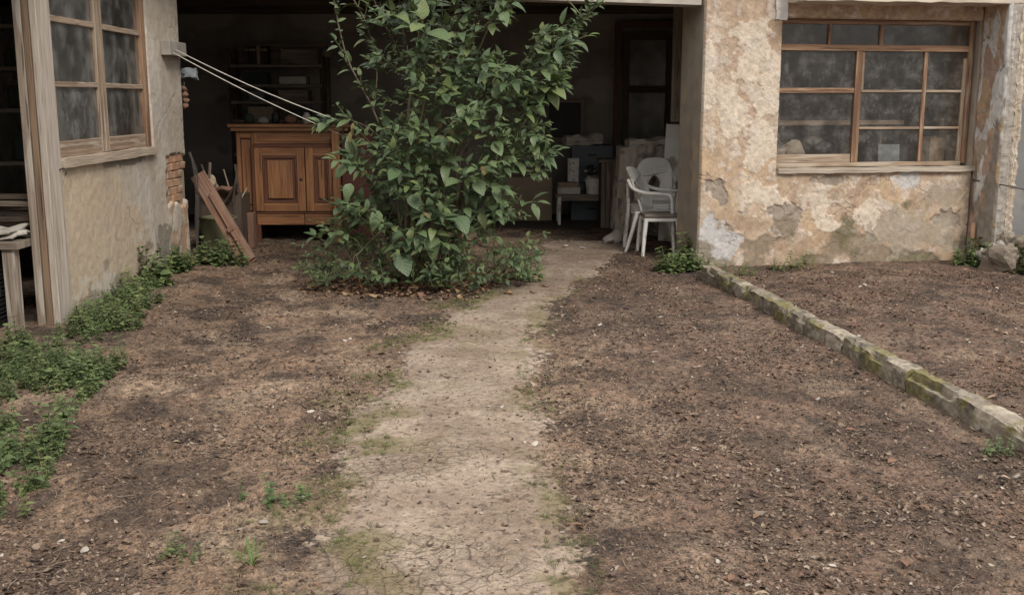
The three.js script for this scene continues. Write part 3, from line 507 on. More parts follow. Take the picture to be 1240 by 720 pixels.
{ // olive bin
  const b = thing('olive_bin', 'dull olive metal bin behind the leaning plank', 'bin', [-3.14, 0, -11.3]);
  part('body', new THREE.LatheGeometry([[0.0, 0.0], [0.165, 0.0], [0.17, 0.02], [0.19, 0.4], [0.178, 0.4], [0.16, 0.03], [0, 0.03]].map((p) => new THREE.Vector2(...p)), 28), M.olive, b);
  part('rim', new THREE.TorusGeometry(0.188, 0.012, 8, 28).rotateX(Math.PI / 2).translate(0, 0.4, 0), M.olive, b);
  const s = thing('timber_scrap_pile', 'heap of broken sticks and cloth scraps behind the pier', 'scrap heap', [-3.2, 0, -11.75]);
  const r = rng(31); part('crate', rough(box(0.5, 0.62, 0.4, 0, 0.31, 0), 0.006, 5), M.darkWood, s);
  for (let i = 0; i < 9; i++) { const x = -0.25 + r() * 0.5, z = -0.15 + r() * 0.5; part('stick', bar([x, 0.55, z], [x + (r() - 0.5) * 0.45, 0.68 + r() * 0.3, z + (r() - 0.5) * 0.3], 0.012 + r() * 0.02, 0.015, r() * 3), r() < 0.4 ? M.oldWood : M.darkWood, s); }
  part('rag', rough(new THREE.IcosahedronGeometry(0.1, 3), 0.09, 9, 3).scale(1.3, 0.6, 1).translate(0.12, 0.68, 0.18), M.clay, s);
  part('rag', rough(new THREE.IcosahedronGeometry(0.09, 3), 0.08, 9, 9).scale(0.8, 1.2, 1).translate(-0.04, 0.72, 0.24), M.cardboard, s);
  solo('brick_block', rough(box(0.13, 0.4, 0.13, -2.95, 0.2, -11.85), 0.005, 12), M.clay, 'upright dark clay block between plank and sideboard', 'block');
}
{ // rack with shelves
  const s = thing('shelf_rack', 'dark wooden shelf rack with books against the back wall', 'shelf', [-3.05, 0, -14.7]);
  for (const x of [-0.72, 0.5]) for (const z of [-0.18, 0.18]) part('post', box(0.05, 2.3, 0.05, x, 1.15, z), M.darkWood, s);
  const r = rng(77); const lv = [0.9, 1.35, 1.6, 1.82, 2.08];
  for (const y of lv) part('shelf', rough(box(1.22, 0.04, 0.42, -0.11, y, 0), 0.004, 3, y * 9), M.oldWood, s);
  part('back_board', box(1.2, 0.3, 0.02, -0.1, 2.25, -0.19), M.oldWood, s);
  const bookM = [M.redDark, M.black, M.greenDark, M.cardboard, M.greyBlue], gold = std({ color: rgb(0.3, 0.25, 0.15) });
  for (let i = 0; i < 6; i++) { const b = solo('book', box(0.045, 0.24, 0.16, 0, 0.12, 0), bookM[i % 4], 'dark upright book in the row on the top rack shelf', 'book', 'books on the rack'); b.position.set(-3.55 + i * 0.052, 2.1, -14.62); b.rotation.z = (r() - 0.5) * 0.05; const t = part('title_band', box(0.046, 0.03, 0.004, 0, 0.19, 0.081, 0), gold, b); }
  const items = [[1.82, 'tin_box', 'squat dark tin box on the second rack shelf', 0.3, 0.16, M.greenDark, -0.4], [1.82, 'paper_stack', 'dusty stack of papers on the second rack shelf', 0.36, 0.1, M.paper, 0.1], [1.6, 'wooden_box', 'low wooden box on the third rack shelf', 0.4, 0.14, M.oldWood, 0.1], [1.6, 'dark_tin', 'dark blue tin on the third rack shelf', 0.2, 0.13, M.greyBlue, -0.4], [1.35, 'cardboard_carton', 'brown carton on the lowest visible rack shelf', 0.34, 0.17, M.cardboard, -0.35], [1.35, 'grey_carton', 'grey carton on the lowest visible rack shelf', 0.3, 0.15, M.greenDark, 0.15], [2.08, 'wide_carton', 'wide dusty carton on the top rack shelf', 0.5, 0.2, M.oldWood, 0.2]];
  for (const [y, n, l, w, h, m, x] of items) { const o = solo(n, rough(box(w, h, 0.28, 0, h / 2, 0), 0.006, 7, y * 3 + x), m, l, 'box'); o.position.set(-3.05 + x, y + 0.022, -14.7); }
  const pole = thing('wooden_pole', 'dark pole with rounded knob standing beside the shelf rack', 'pole', [-2.42, 0, -14.2]);
  part('shaft', tube([[0, 0, 0], [0, 1.2, 0], [0, 2.2, -0.03]], 0.04, 0.035, 8), M.darkWood, pole); part('knob', new THREE.SphereGeometry(0.07, 12, 10).translate(0, 2.24, -0.03), M.oldWood, pole);
}
{ // small things on the pier's edge
  const cap = thing('folded_cloth', 'small grey blue cloth hung on the pier edge', 'cloth', [-3.27, 1.86, -10.9]);
  part('fold', rough(new THREE.BoxGeometry(0.17, 0.09, 0.06, 10, 8, 4).toNonIndexed(), 0.03, 9, 5).translate(0.03, 0.03, 0), M.blueCloth, cap); part('peg', tube([[-0.02, 0.03, 0.1], [-0.02, 0.03, -0.04]], 0.008, 0.008, 6), M.cable, cap);
  const kn = thing('knob_string', 'string of small brown round knobs on the pier edge', 'knobs', [-3.285, 1.58, -10.84]);
  for (let i = 0; i < 4; i++) part('knob', stone(0.032, i + 3, 0.9).translate(0, i * 0.055, 0.0), M.clay, kn);
  part('cord', tube([[0, -0.02, 0], [0.005, 0.24, 0.015]], 0.005, 0.005, 5), M.cable, kn);
  const wires = thing('wire_bundle', 'thin loose wires hanging down beside exposed bricks', 'wires', [-3.27, 0, -10.85]);
  const r = rng(5); for (let i = 0; i < 5; i++) part('wire', tube([[(r() - 0.5) * 0.03, 1.12, 0.01], [0.04 + r() * 0.05, 0.9, 0.03], [0.02 + r() * 0.05, 0.5, 0.03], [r() * 0.04, 0.02, 0.02]], 0.004, 0.004, 5), M.cable, wires);
}
// ropes from the cleat to the bush
const ropeEnds = [[[-3.2, 2.105, -10.36], [-1.55, 1.46, -9.56]], [[-3.2, 2.075, -10.28], [-1.42, 1.29, -9.55]]];
ropeEnds.forEach(([a, b], i) => {
  const pts = [0, 0.25, 0.5, 0.75, 1].map((t) => [lerp(a[0], b[0], t), lerp(a[1], b[1], t) - 0.03 * Math.sin(Math.PI * t), lerp(a[2], b[2], t)]);
  solo('rope', tube(pts, 0.005, 0.0045, 6, 30), M.rope, i ? 'lower pale rope strung from wall cleat to the bush' : 'upper pale rope strung from wall cleat to the bush', 'rope', 'ropes to the bush');
});

// ---------- behind the left doorway ----------
{
  const pw = thing('partition_panel', 'grey plaster partition standing inside behind the six-pane window', 'partition', [-3.72, 0, -9.62]);
  part('panel', rough(box(0.06, 2.7, 1.6, 0, 1.35, 0), 0.004, 3), grainy([0.4, 0.385, 0.36], 0.25, 7, 62, {}, [0.3, 0.28, 0.26]), pw);
  part('stud', box(0.07, 2.7, 0.07, -0.07, 1.35, 0.74), M.oldWood, pw); part('stud', box(0.07, 2.7, 0.07, -0.07, 1.35, -0.74), M.oldWood, pw);
  const t = thing('work_table', 'rough wooden work table with square post leg in left doorway', 'table', [-3.95, 0, -7.75]);
  part('tabletop', rough(box(0.95, 0.05, 0.8, 0.02, 0.64, 0), 0.008, 4), M.oldWood, t);
  for (const [x, z] of [[0.41, 0.33], [-0.38, 0.33], [0.41, -0.33], [-0.38, -0.33]]) part('leg', rough(box(0.085, 0.63, 0.085, x, 0.305, z), 0.004, 4, x), M.post, t);
  const pp = thing('paper_pile', 'pile of crumpled yellowed papers on the work table', 'papers', [-3.65, 0.665, -7.55]);
  for (let i = 0; i < 4; i++) part('sheet', rough(new THREE.BoxGeometry(0.3, 0.012, 0.25, 12, 1, 10).toNonIndexed(), 0.025, 7, i * 5).rotateY(i * 0.5).translate(0, 0.02 + i * 0.016, 0), M.paper, pp);
  const r = rng(51);
  for (let i = 0; i < 7; i++) { const o = solo('stacked_lath', rough(box(0.9, 0.035, 0.09), 0.004, 4, i), i % 2 ? M.oldWood : M.darkWood, 'old lath in the pile on the work table', 'lath', 'laths on the work table'); o.position.set(-4.0 + (r() - 0.5) * 0.1, 0.69 + i * 0.04, -7.95 + (r() - 0.5) * 0.15); o.rotation.y = (r() - 0.5) * 0.5; o.rotation.z = (r() - 0.5) * 0.04; }
  for (let i = 0; i < 4; i++) { // black slatted crates under the table
    const c = thing('black_crate', ['black plastic crate at the bottom of the stack under work table', 'second black plastic crate of the stack under work table', 'third black plastic crate of the stack under work table', 'topmost black plastic crate of the stack under work table'][i], 'crate', [-3.93, i * 0.125, -7.62 + (i % 2) * 0.02], 0.05 * i, 'crates under the work table');
    part('base', box(0.5, 0.012, 0.36, 0, 0.008, 0), M.black, c);
    for (const y of [0.035, 0.068, 0.1]) { part('slat', box(0.5, 0.02, 0.012, 0, y, 0.175), M.black, c); part('slat', box(0.5, 0.02, 0.012, 0, y, -0.175), M.black, c); part('slat', box(0.012, 0.02, 0.34, 0.245, y, 0), M.black, c); part('slat', box(0.012, 0.02, 0.34, -0.245, y, 0), M.black, c); }
    for (const x of [-0.24, 0.24]) for (const z of [-0.165, 0.165]) part('corner', box(0.025, 0.115, 0.025, x, 0.06, z), M.black, c);
  }
  const s = thing('tall_shelf', 'tall dark shelf with clutter inside the left doorway', 'shelf', [-4.85, 0, -9.4]);
  for (const x of [-0.75, 0.75]) for (const z of [-0.18, 0.18]) part('post', box(0.05, 2.6, 0.05, x, 1.3, z), M.darkWood, s);
  for (const y of [0.5, 1.1, 1.55, 1.9, 2.25]) part('shelf', box(1.55, 0.035, 0.42, 0, y, 0), M.oldWood, s);
  const kinds = [['glass_jar', 'dusty dark jar', 'jar'], ['carton', 'dusty carton', 'box'], ['tin_can', 'dull tin can', 'can']], where = ['low', 'second', 'middle', 'fourth', 'highest'];
  [0.5, 1.1, 1.55, 1.9, 2.25].forEach((y, k) => { for (let i = 0; i < 3; i++) { const [n, l, c] = kinds[i], h = 0.14 + r() * 0.1; const g = i === 1 ? rough(box(0.3, h, 0.24, 0, h / 2, 0), 0.005, 7, y) : new THREE.LatheGeometry([[0, 0], [0.07, 0], [0.075, 0.02], [0.075, h * 0.8], [i ? 0.075 : 0.05, h], [0, h]].map((p) => new THREE.Vector2(...p)), 16); const o = solo(n, g, [M.greenDark, M.cardboard, k === 1 ? M.redDark : M.greyBlue][i], l + ' on the ' + where[k] + ' board of the tall shelf', c); o.position.set(-4.3 - i * 0.42, y + 0.018, -9.38); } });
}

// ---------- garage contents, right side ----------
function backGeo() { // curved backrest with an oval hole
  const s = new THREE.Shape(); s.moveTo(-0.2, 0); s.lineTo(0.2, 0); s.bezierCurveTo(0.22, 0.2, 0.22, 0.38, 0.15, 0.44); s.bezierCurveTo(0.08, 0.48, -0.08, 0.48, -0.15, 0.44); s.bezierCurveTo(-0.22, 0.38, -0.22, 0.2, -0.2, 0);
  const h = new THREE.Path(); h.absellipse(0, 0.2, 0.075, 0.14, 0, Math.PI * 2); s.holes.push(h);
  const g = new THREE.ExtrudeGeometry(s, { depth: 0.012, bevelEnabled: true, bevelSize: 0.006, bevelThickness: 0.005, bevelSegments: 2, curveSegments: 20 }), p = g.attributes.position;
  for (let i = 0; i < p.count; i++) { const x = p.getX(i), y = p.getY(i); p.setZ(i, p.getZ(i) + x * x * 1.3 - y * 0.3 - y * y * 0.15); }
  g.computeVertexNormals(); return g;
}
const chairGeo = {};
function plasticChair(label, pos, turn, group) {
  const c = thing('plastic_chair', label, 'chair', pos, turn, group), G = chairGeo;
  if (!G.seat) {
    const s = new RoundedBoxGeometry(0.45, 0.028, 0.44, 4, 0.013), p = s.attributes.position;
    for (let i = 0; i < p.count; i++) { const x = p.getX(i), z = p.getZ(i); p.setY(i, p.getY(i) - 0.018 * (1 - (x / 0.23) ** 2) - 0.02 * sm(0.14, 0.22, z)); }
    G.seat = uvBox(s, 0.45, 0.028, 0.44).translate(0, 0.435, 0.0); G.back = backGeo().translate(0, 0.44, -0.2);
    G.arm = [-1, 1].map((k) => tube([[k * 0.185, 0.78, -0.31], [k * 0.235, 0.7, -0.24], [k * 0.26, 0.655, -0.1], [k * 0.265, 0.65, 0.1], [k * 0.262, 0.63, 0.19], [k * 0.25, 0.44, 0.215], [k * 0.265, 0.2, 0.235], [k * 0.28, 0, 0.255]], 0.02, 0.022, 8, 40));
    G.leg = [-1, 1].map((k) => tube([[k * 0.2, 0.44, -0.19], [k * 0.225, 0.22, -0.24], [k * 0.245, 0, -0.3]], 0.026, 0.018, 8, 10));
    G.apron = box(0.44, 0.04, 0.012, 0, 0.4, 0.205);
  }
  part('seat', G.seat, M.plastic, c); part('backrest', G.back, M.plastic, c); part('apron', G.apron, M.plastic, c);
  for (const k of [0, 1]) { part('arm', G.arm[k], M.plastic, c); part('leg', G.leg[k], M.plastic, c); }
  return c;
}
// two stacked chairs that face left, one that faces right, a stool in front
['lowest', 'middle', 'topmost'].forEach((w, i) => plasticChair(w + ' white plastic armchair in the stack by the pillar', [1.6, i * 0.03, -12.1 - i * 0.008], -0.2, 'stacked white plastic chairs'));
plasticChair('white plastic armchair turned towards the pillar behind the stool', [1.62, 0.0, -11.62], 1.15);
{
  const s = thing('plastic_stool', 'low white plastic stool with dusty brown top', 'stool', [1.58, 0.005, -11.35], 0.04);
  part('top', rough(new RoundedBoxGeometry(0.38, 0.035, 0.36, 3, 0.012).translate(0, 0.425, 0), 0.002, 6), M.dustyTop, s);
  part('apron', [box(0.36, 0.035, 0.02, 0, 0.385, 0.165), box(0.36, 0.035, 0.02, 0, 0.385, -0.165), box(0.02, 0.035, 0.31, 0.17, 0.385, 0), box(0.02, 0.035, 0.31, -0.17, 0.385, 0)], M.plastic, s);
  for (const x of [-1, 1]) for (const z of [-1, 1]) part('leg', tube([[x * 0.165, 0.4, z * 0.155], [x * 0.185, 0.2, z * 0.175], [x * 0.2, 0, z * 0.19]], 0.026, 0.019, 8, 8), M.plastic, s);
  const b = thing('folded_table', 'pale folded table top standing upright behind the chairs', 'table', [1.84, 0, -12.42], 0.05);
  part('panel', rough(box(0.24, 1.36, 0.03, 0, 0.68, 0), 0.004, 2).rotateX(-0.06).rotateZ(-0.06), M.plastic, b);
  part('panel', rough(box(0.3, 1.28, 0.02, 0.07, 0.64, -0.06), 0.004, 2).rotateX(-0.06).rotateZ(-0.06), M.cement, b);
  const board = thing('hanging_board', 'grey weathered board hanging from the beam beside the pillar', 'board', [1.82, 1.4, -11.9]);
  part('plank', rough(box(0.13, 1.36, 0.04, 0, 0.68, 0), 0.005, 3), M.oldWood, board);
  const cs = thing('cloth_covered_stack', 'stack of boxes under a stained pale cloth', 'covered stack', [1.62, 0, -13.1]);
  part('crate', box(0.6, 1.02, 0.5, 0, 0.51, 0), M.cardboard, cs);
  const g = new THREE.BoxGeometry(0.64, 1.06, 0.54, 36, 50, 24).toNonIndexed(), p = g.attributes.position;
  for (let i = 0; i < p.count; i++) { const x = p.getX(i), y = p.getY(i) , z = p.getZ(i), k = sm(0.55, -0.5, y), a = Math.atan2(z, x), f = Math.sin(a * 17 + fbm(y * 2, a * 2, 2) * 6) * 0.03 * (0.25 + k); p.setXYZ(i, x * (1 + k * 0.08) + Math.cos(a) * f, y + 0.55 + (fbm(x * 6, z * 6, 3) - 0.5) * 0.12 * sm(0.2, 0.5, y) + (y < -0.5 ? 0.1 * fbm(a * 4, 2, 2) : 0), z * (1 + k * 0.08) + Math.sin(a) * f); }
  g.computeVertexNormals(); part('cover', g, M.cloth, cs);
  part('folded_sheet', rough(new THREE.BoxGeometry(0.5, 0.1, 0.36, 20, 5, 14).toNonIndexed(), 0.04, 6, 4).translate(0.04, 1.12, 0), M.paper, cs);
  const rag = thing('rag_heap', 'small heap of dirty rags on the garage floor', 'rags', [1.22, 0, -12.35]);
  part('rag', stone(0.12, 3, 0.7).translate(0, 0.06, 0), M.cloth, rag); part('rag', stone(0.1, 9, 0.6).translate(0.15, 0.05, 0.05), M.clay, rag); part('rag', stone(0.08, 5, 0.7).translate(-0.1, 0.045, 0.06), M.paper, rag);
}
{ // small table and what stands on it
  const t = thing('small_table', 'small low wooden table with thin legs in the garage', 'table', [0.93, 0, -14.3]);
  part('tabletop', box(0.7, 0.03, 0.5, 0, 0.385, 0), M.oldWood, t); part('apron', [box(0.6, 0.05, 0.02, 0, 0.345, 0.22), box(0.6, 0.05, 0.02, 0, 0.345, -0.22)], M.oldWood, t);
  for (const x of [-0.3, 0.3]) for (const z of [-0.22, 0.22]) part('leg', box(0.04, 0.37, 0.04, x, 0.185, z), M.plastic, t);
  const put = (n, g, m, l, c, p) => { const o = solo(n, g, m, l, c); o.position.set(...p); return o; };
  put('flat_box', rough(box(0.3, 0.09, 0.24, 0, 0.045, 0), 0.004, 6), M.paper, 'pale flat box at the bottom on the small table', 'box', [0.76, 0.402, -14.24]);
  put('flat_box', rough(box(0.26, 0.06, 0.22, 0, 0.03, 0), 0.004, 6, 3), M.cardboard, 'thin brown flat box lying upon the pale flat box', 'box', [0.75, 0.494, -14.25]);
  const bk = thing('basket', 'white plastic basket with papers on the small table', 'basket', [1.1, 0.402, -14.22]);
  part('body', new THREE.CylinderGeometry(0.13, 0.1, 0.2, 24, 1, true).translate(0, 0.1, 0), M.plastic, bk); part('base', new THREE.CylinderGeometry(0.1, 0.1, 0.012, 24).translate(0, 0.006, 0), M.plastic, bk); part('papers', rough(new THREE.CylinderGeometry(0.11, 0.1, 0.08, 20, 3), 0.03, 9).translate(0, 0.19, 0), M.paper, bk);
  const d = thing('drawer_cabinet', 'grey blue metal drawer cabinet behind the small table', 'cabinet', [1.02, 0, -14.85]);
  part('body', box(0.56, 1.02, 0.44, 0.08, 0.51, 0), M.greyBlue, d); for (let i = 0; i < 4; i++) { const f = part('drawer', box(0.5, 0.22, 0.02, 0.08, 0.14 + i * 0.245, 0.228), M.greyBlue, d); part('handle', box(0.12, 0.02, 0.02, 0.08, 0.16 + i * 0.245, 0.247), M.black, f); }
  put('paper_heap', rough(new THREE.BoxGeometry(0.5, 0.14, 0.36, 18, 6, 14).toNonIndexed(), 0.06, 5, 4).translate(0, 0.09, 0), M.paper, 'loose heap of papers on the drawer cabinet', 'papers', [0.98, 1.0, -14.85]);
  const tw = thing('white_drawer_tower', 'narrow white drawer tower standing behind the flat boxes', 'drawers', [0.83, 0.402, -14.46]);
  part('body', box(0.15, 0.46, 0.13, 0, 0.23, 0), M.plastic, tw); for (let i = 0; i < 4; i++) { const f = part('drawer', box(0.13, 0.095, 0.01, 0, 0.065 + i * 0.11, 0.068), M.plastic, tw); part('knob', new THREE.SphereGeometry(0.01, 8, 6).translate(0, 0.065 + i * 0.11, 0.08), M.cable, f); }
  const pot = thing('flower_pot', 'dark flower pot with dried blossoms behind the basket', 'pot', [1.06, 0.402, -14.45]);
  part('pot', new THREE.LatheGeometry([[0, 0], [0.06, 0], [0.085, 0.14], [0.075, 0.14], [0.05, 0.02], [0, 0.02]].map((p) => new THREE.Vector2(...p)), 18), M.black, pot); for (let i = 0; i < 6; i++) { const x = Math.cos(i) * 0.06, z = Math.sin(i) * 0.06; part('stalk', tube([[0, 0.03, 0], [x * 0.6, 0.2, z * 0.6], [x, 0.28 + (i % 3) * 0.03, z]], 0.005, 0.004, 5), M.bark, pot); part('blossom', stone(0.025, i).translate(x, 0.29 + (i % 3) * 0.03, z), i % 3 ? M.greenDark : M.paper, pot); }
  const ch = thing('slatted_chest', 'old slatted wooden chest beside the cloth covered stack', 'chest', [1.3, 0, -13.95]);
  part('body', box(0.3, 0.84, 0.4, 0, 0.42, 0), M.darkWood, ch); for (let i = 0; i < 5; i++) part('slat', box(0.052, 0.84, 0.02, -0.12 + i * 0.06, 0.42, 0.212), M.oldWood, ch); part('lid', box(0.36, 0.04, 0.46, 0, 0.862, 0), M.oldWood, ch);
  const dk = thing('travel_chest', 'dark old trunk in the shade left of the small table', 'trunk', [0.2, 0, -14.8]);
  part('body', box(0.7, 0.6, 0.45, 0, 0.3, 0), M.cardboard, dk); part('lid', rough(box(0.72, 0.12, 0.47, 0, 0.665, 0, 0.03), 0.004, 4), M.oldWood, dk);
  put('sack', stone(0.2, 14, 0.8).translate(0, 0.14, 0), M.cloth, 'slumped sack lying on the dark trunk', 'sack', [0.3, 0.7, -14.8]);
  const dr = thing('glazed_door', 'dark glazed wooden door leaning at the back wall', 'door', [1.9, 0, -15.2]);
  part('stile', box(0.09, 2.55, 0.05, -0.3, 1.275, 0), M.darkWood, dr); part('stile', box(0.09, 2.55, 0.05, 0.3, 1.275, 0), M.darkWood, dr); for (const y of [0.1, 1.0, 1.78, 2.5]) part('rail', box(0.51, 0.1, 0.045, 0, y, 0), M.darkWood, dr);
  part('lower_panel', box(0.51, 0.8, 0.02, 0, 0.55, 0), M.darkWood, dr);
  for (const [a, b] of [[1.05, 1.73], [1.83, 2.45]]) part('pane', paneGeo(0.51, b - a, a).translate(0, (a + b) / 2, 0), glassA, dr);
  part('architrave', [box(0.08, 2.7, 0.08, -0.42, 1.35, -0.05), box(0.92, 0.09, 0.08, 0, 2.66, -0.04)], M.cabinetDark, dr);
  const dkf = thing('framed_board', 'dark empty frame leaning on the back wall', 'frame', [0.75, 1.0, -15.3]);
  part('frame', [box(0.05, 0.5, 0.04, -0.25, 0.35, 0), box(0.05, 0.5, 0.04, 0.25, 0.35, 0), box(0.55, 0.05, 0.04, 0, 0.62, 0), box(0.55, 0.05, 0.04, 0, 0.08, 0)], M.oldWood, dkf); part('backing', box(0.46, 0.5, 0.01, 0, 0.35, -0.01), M.black, dkf); part('ledge', box(0.7, 0.05, 0.2, 0, 0.03, 0.0), M.oldWood, dkf);
}

// ---------- right end: rubble, cables ----------
{
  const rb = thing('rubble_pile', 'pile of broken plaster lumps and stones against the buttress', 'rubble', [5.12, 0.0, -10.32]), r = rng(21);
  const gs = [0, 1, 2, 3, 4].map((k) => { const g = rough(new THREE.IcosahedronGeometry(0.085, 1), 0.05, 11, k * 7.7); g.scale(1, 0.75, 1.2); g.computeVertexNormals(); return g; });
  part('earth', (() => { const g = new THREE.SphereGeometry(0.6, 40, 16, 0, 6.283, 0, 1.571); g.scale(1, 0.42, 0.6); rough(g, 0.07, 7, 2); return g; })(), M.soilLump, rb).position.set(0.08, -0.04, 0);
  for (let i = 0; i < 95; i++) { const a = r() * 6.28, d = Math.sqrt(r()) * 0.62, x = Math.cos(a) * d, z = Math.sin(a) * d * 0.6, top = Math.max(0, 0.52 * (1 - d / 0.66)), k = 0.3 + r() * r() * 1.3, o = part('stone', gs[i % 5], i % 4 ? M.rubble : i % 8 ? M.soilLump : M.cement, rb); o.position.set(x + 0.08, 0.24 * Math.sqrt(Math.max(0, 1 - (d / 0.66) ** 2)) + top * 0.25 * r() + 0.01, z); o.scale.setScalar(k); o.rotation.set(r() * 6, r() * 6, r() * 6); }
  solo('cable', tube([fz(2.95, 0.83, 0.03), fz(3.05, 0.8, 0.46), fz(3.25, 0.76, 0.5), fz(3.7, 0.72, 0.5)], 0.007, 0.007, 6, 30), M.cable, 'dark cable running level across the buttress', 'cable');
  solo('cable', tube([fz(2.93, 0.86, 0.04), fz(2.94, 0.6, 0.05), fz(2.97, 0.45, 0.07), fz(2.93, 0.28, 0.12), fz(2.8, 0.12, 0.3), fz(2.66, 0.05, 0.42)], 0.008, 0.008, 6, 40), M.bark, 'brown cable hanging down the wall corner to the soil', 'cable');
  solo('broken_pipe', tube([fz(2.93, 0.4, 0.13), fz(2.925, 0.24, 0.14)], 0.026, 0.024, 10, 4), M.brickB, 'short broken clay pipe at the wall corner', 'pipe');
}

// ---------- plants ----------
const UP = new THREE.Vector3(0, 1, 0);
function leafGeo(W, seg, fold, droop, wave = 0) { // along +x, one unit long, facing +y
  const P = [], U = [], I = [];
  for (let i = 0; i <= seg; i++) {
    const t = i / seg, w = W * Math.pow(Math.sin(Math.PI * Math.pow(t, 0.72)), 0.85) * (1 - 0.25 * t) * (i === seg ? 0 : 1) + (i === 0 ? 0.012 : 0), y = 0.12 * t - droop * t * t;
    for (const k of [-1, 0, 1]) { P.push(t * (1 - droop * 0.25 * t), y + Math.abs(k) * w * fold + (k ? Math.sin(t * 9 + k) * wave : 0), k * w); U.push(t, 0.5 + k * 0.5); }
  }
  for (let i = 0; i < seg; i++) for (let k = 0; k < 2; k++) { const a = i * 3 + k; I.push(a, a + 1, a + 3, a + 1, a + 4, a + 3); }
  const g = new THREE.BufferGeometry(); g.setAttribute('position', new THREE.Float32BufferAttribute(P, 3)); g.setAttribute('uv', new THREE.Float32BufferAttribute(U, 2)); g.setIndex(I); g.computeVertexNormals(); return g;
}
const leafTex = tex(256, 128, (u, v) => {
  const a = Math.abs(v - 0.5), vein = 1 - sm(0.0, 0.13, Math.abs(((u * 7 - a * 3.2) % 1 + 1) % 1 - 0.5) * 1.0), mid = 1 - sm(0.01, 0.035, a), f = fbm(u * 16, v * 10, 4);
  const k = 0.62 + f * 0.28 + vein * 0.1 + mid * 0.22; return [k * (0.95 + mid * 0.1), k, k * 0.92, 0.5 - vein * 0.35 - mid * 0.3 + f * 0.2];
}, MR);
const leafMat = (r, g, b) => std({ map: leafTex.map, bumpMap: leafTex.bump, bumpScale: 0.006, color: rgb(r, g, b), roughness: 0.43 });
const leafMs = [[0.16, 0.22, 0.11], [0.13, 0.19, 0.098], [0.185, 0.25, 0.125], [0.22, 0.27, 0.115], [0.115, 0.165, 0.09]].map((c) => leafMat(...c)), leafWhite = leafMat(1, 1, 1), youngMat = leafMat(0.19, 0.27, 0.09), dryMat = leafMat(0.3, 0.2, 0.12);
const tones = [[0.15, 0.21, 0.105], [0.12, 0.175, 0.09], [0.18, 0.24, 0.115], [0.1, 0.15, 0.08], [0.21, 0.26, 0.11]].map((c) => rgb(...c));
const mtx = new THREE.Matrix4();
function leafMatrix(p, d, n, len, wid) { const x = d.clone().normalize(), z = new THREE.Vector3().crossVectors(x, n).normalize(), y = new THREE.Vector3().crossVectors(z, x).normalize(); return new THREE.Matrix4().makeBasis(x.multiplyScalar(len), y.multiplyScalar(len), z.multiplyScalar(len * wid)).setPosition(p); }

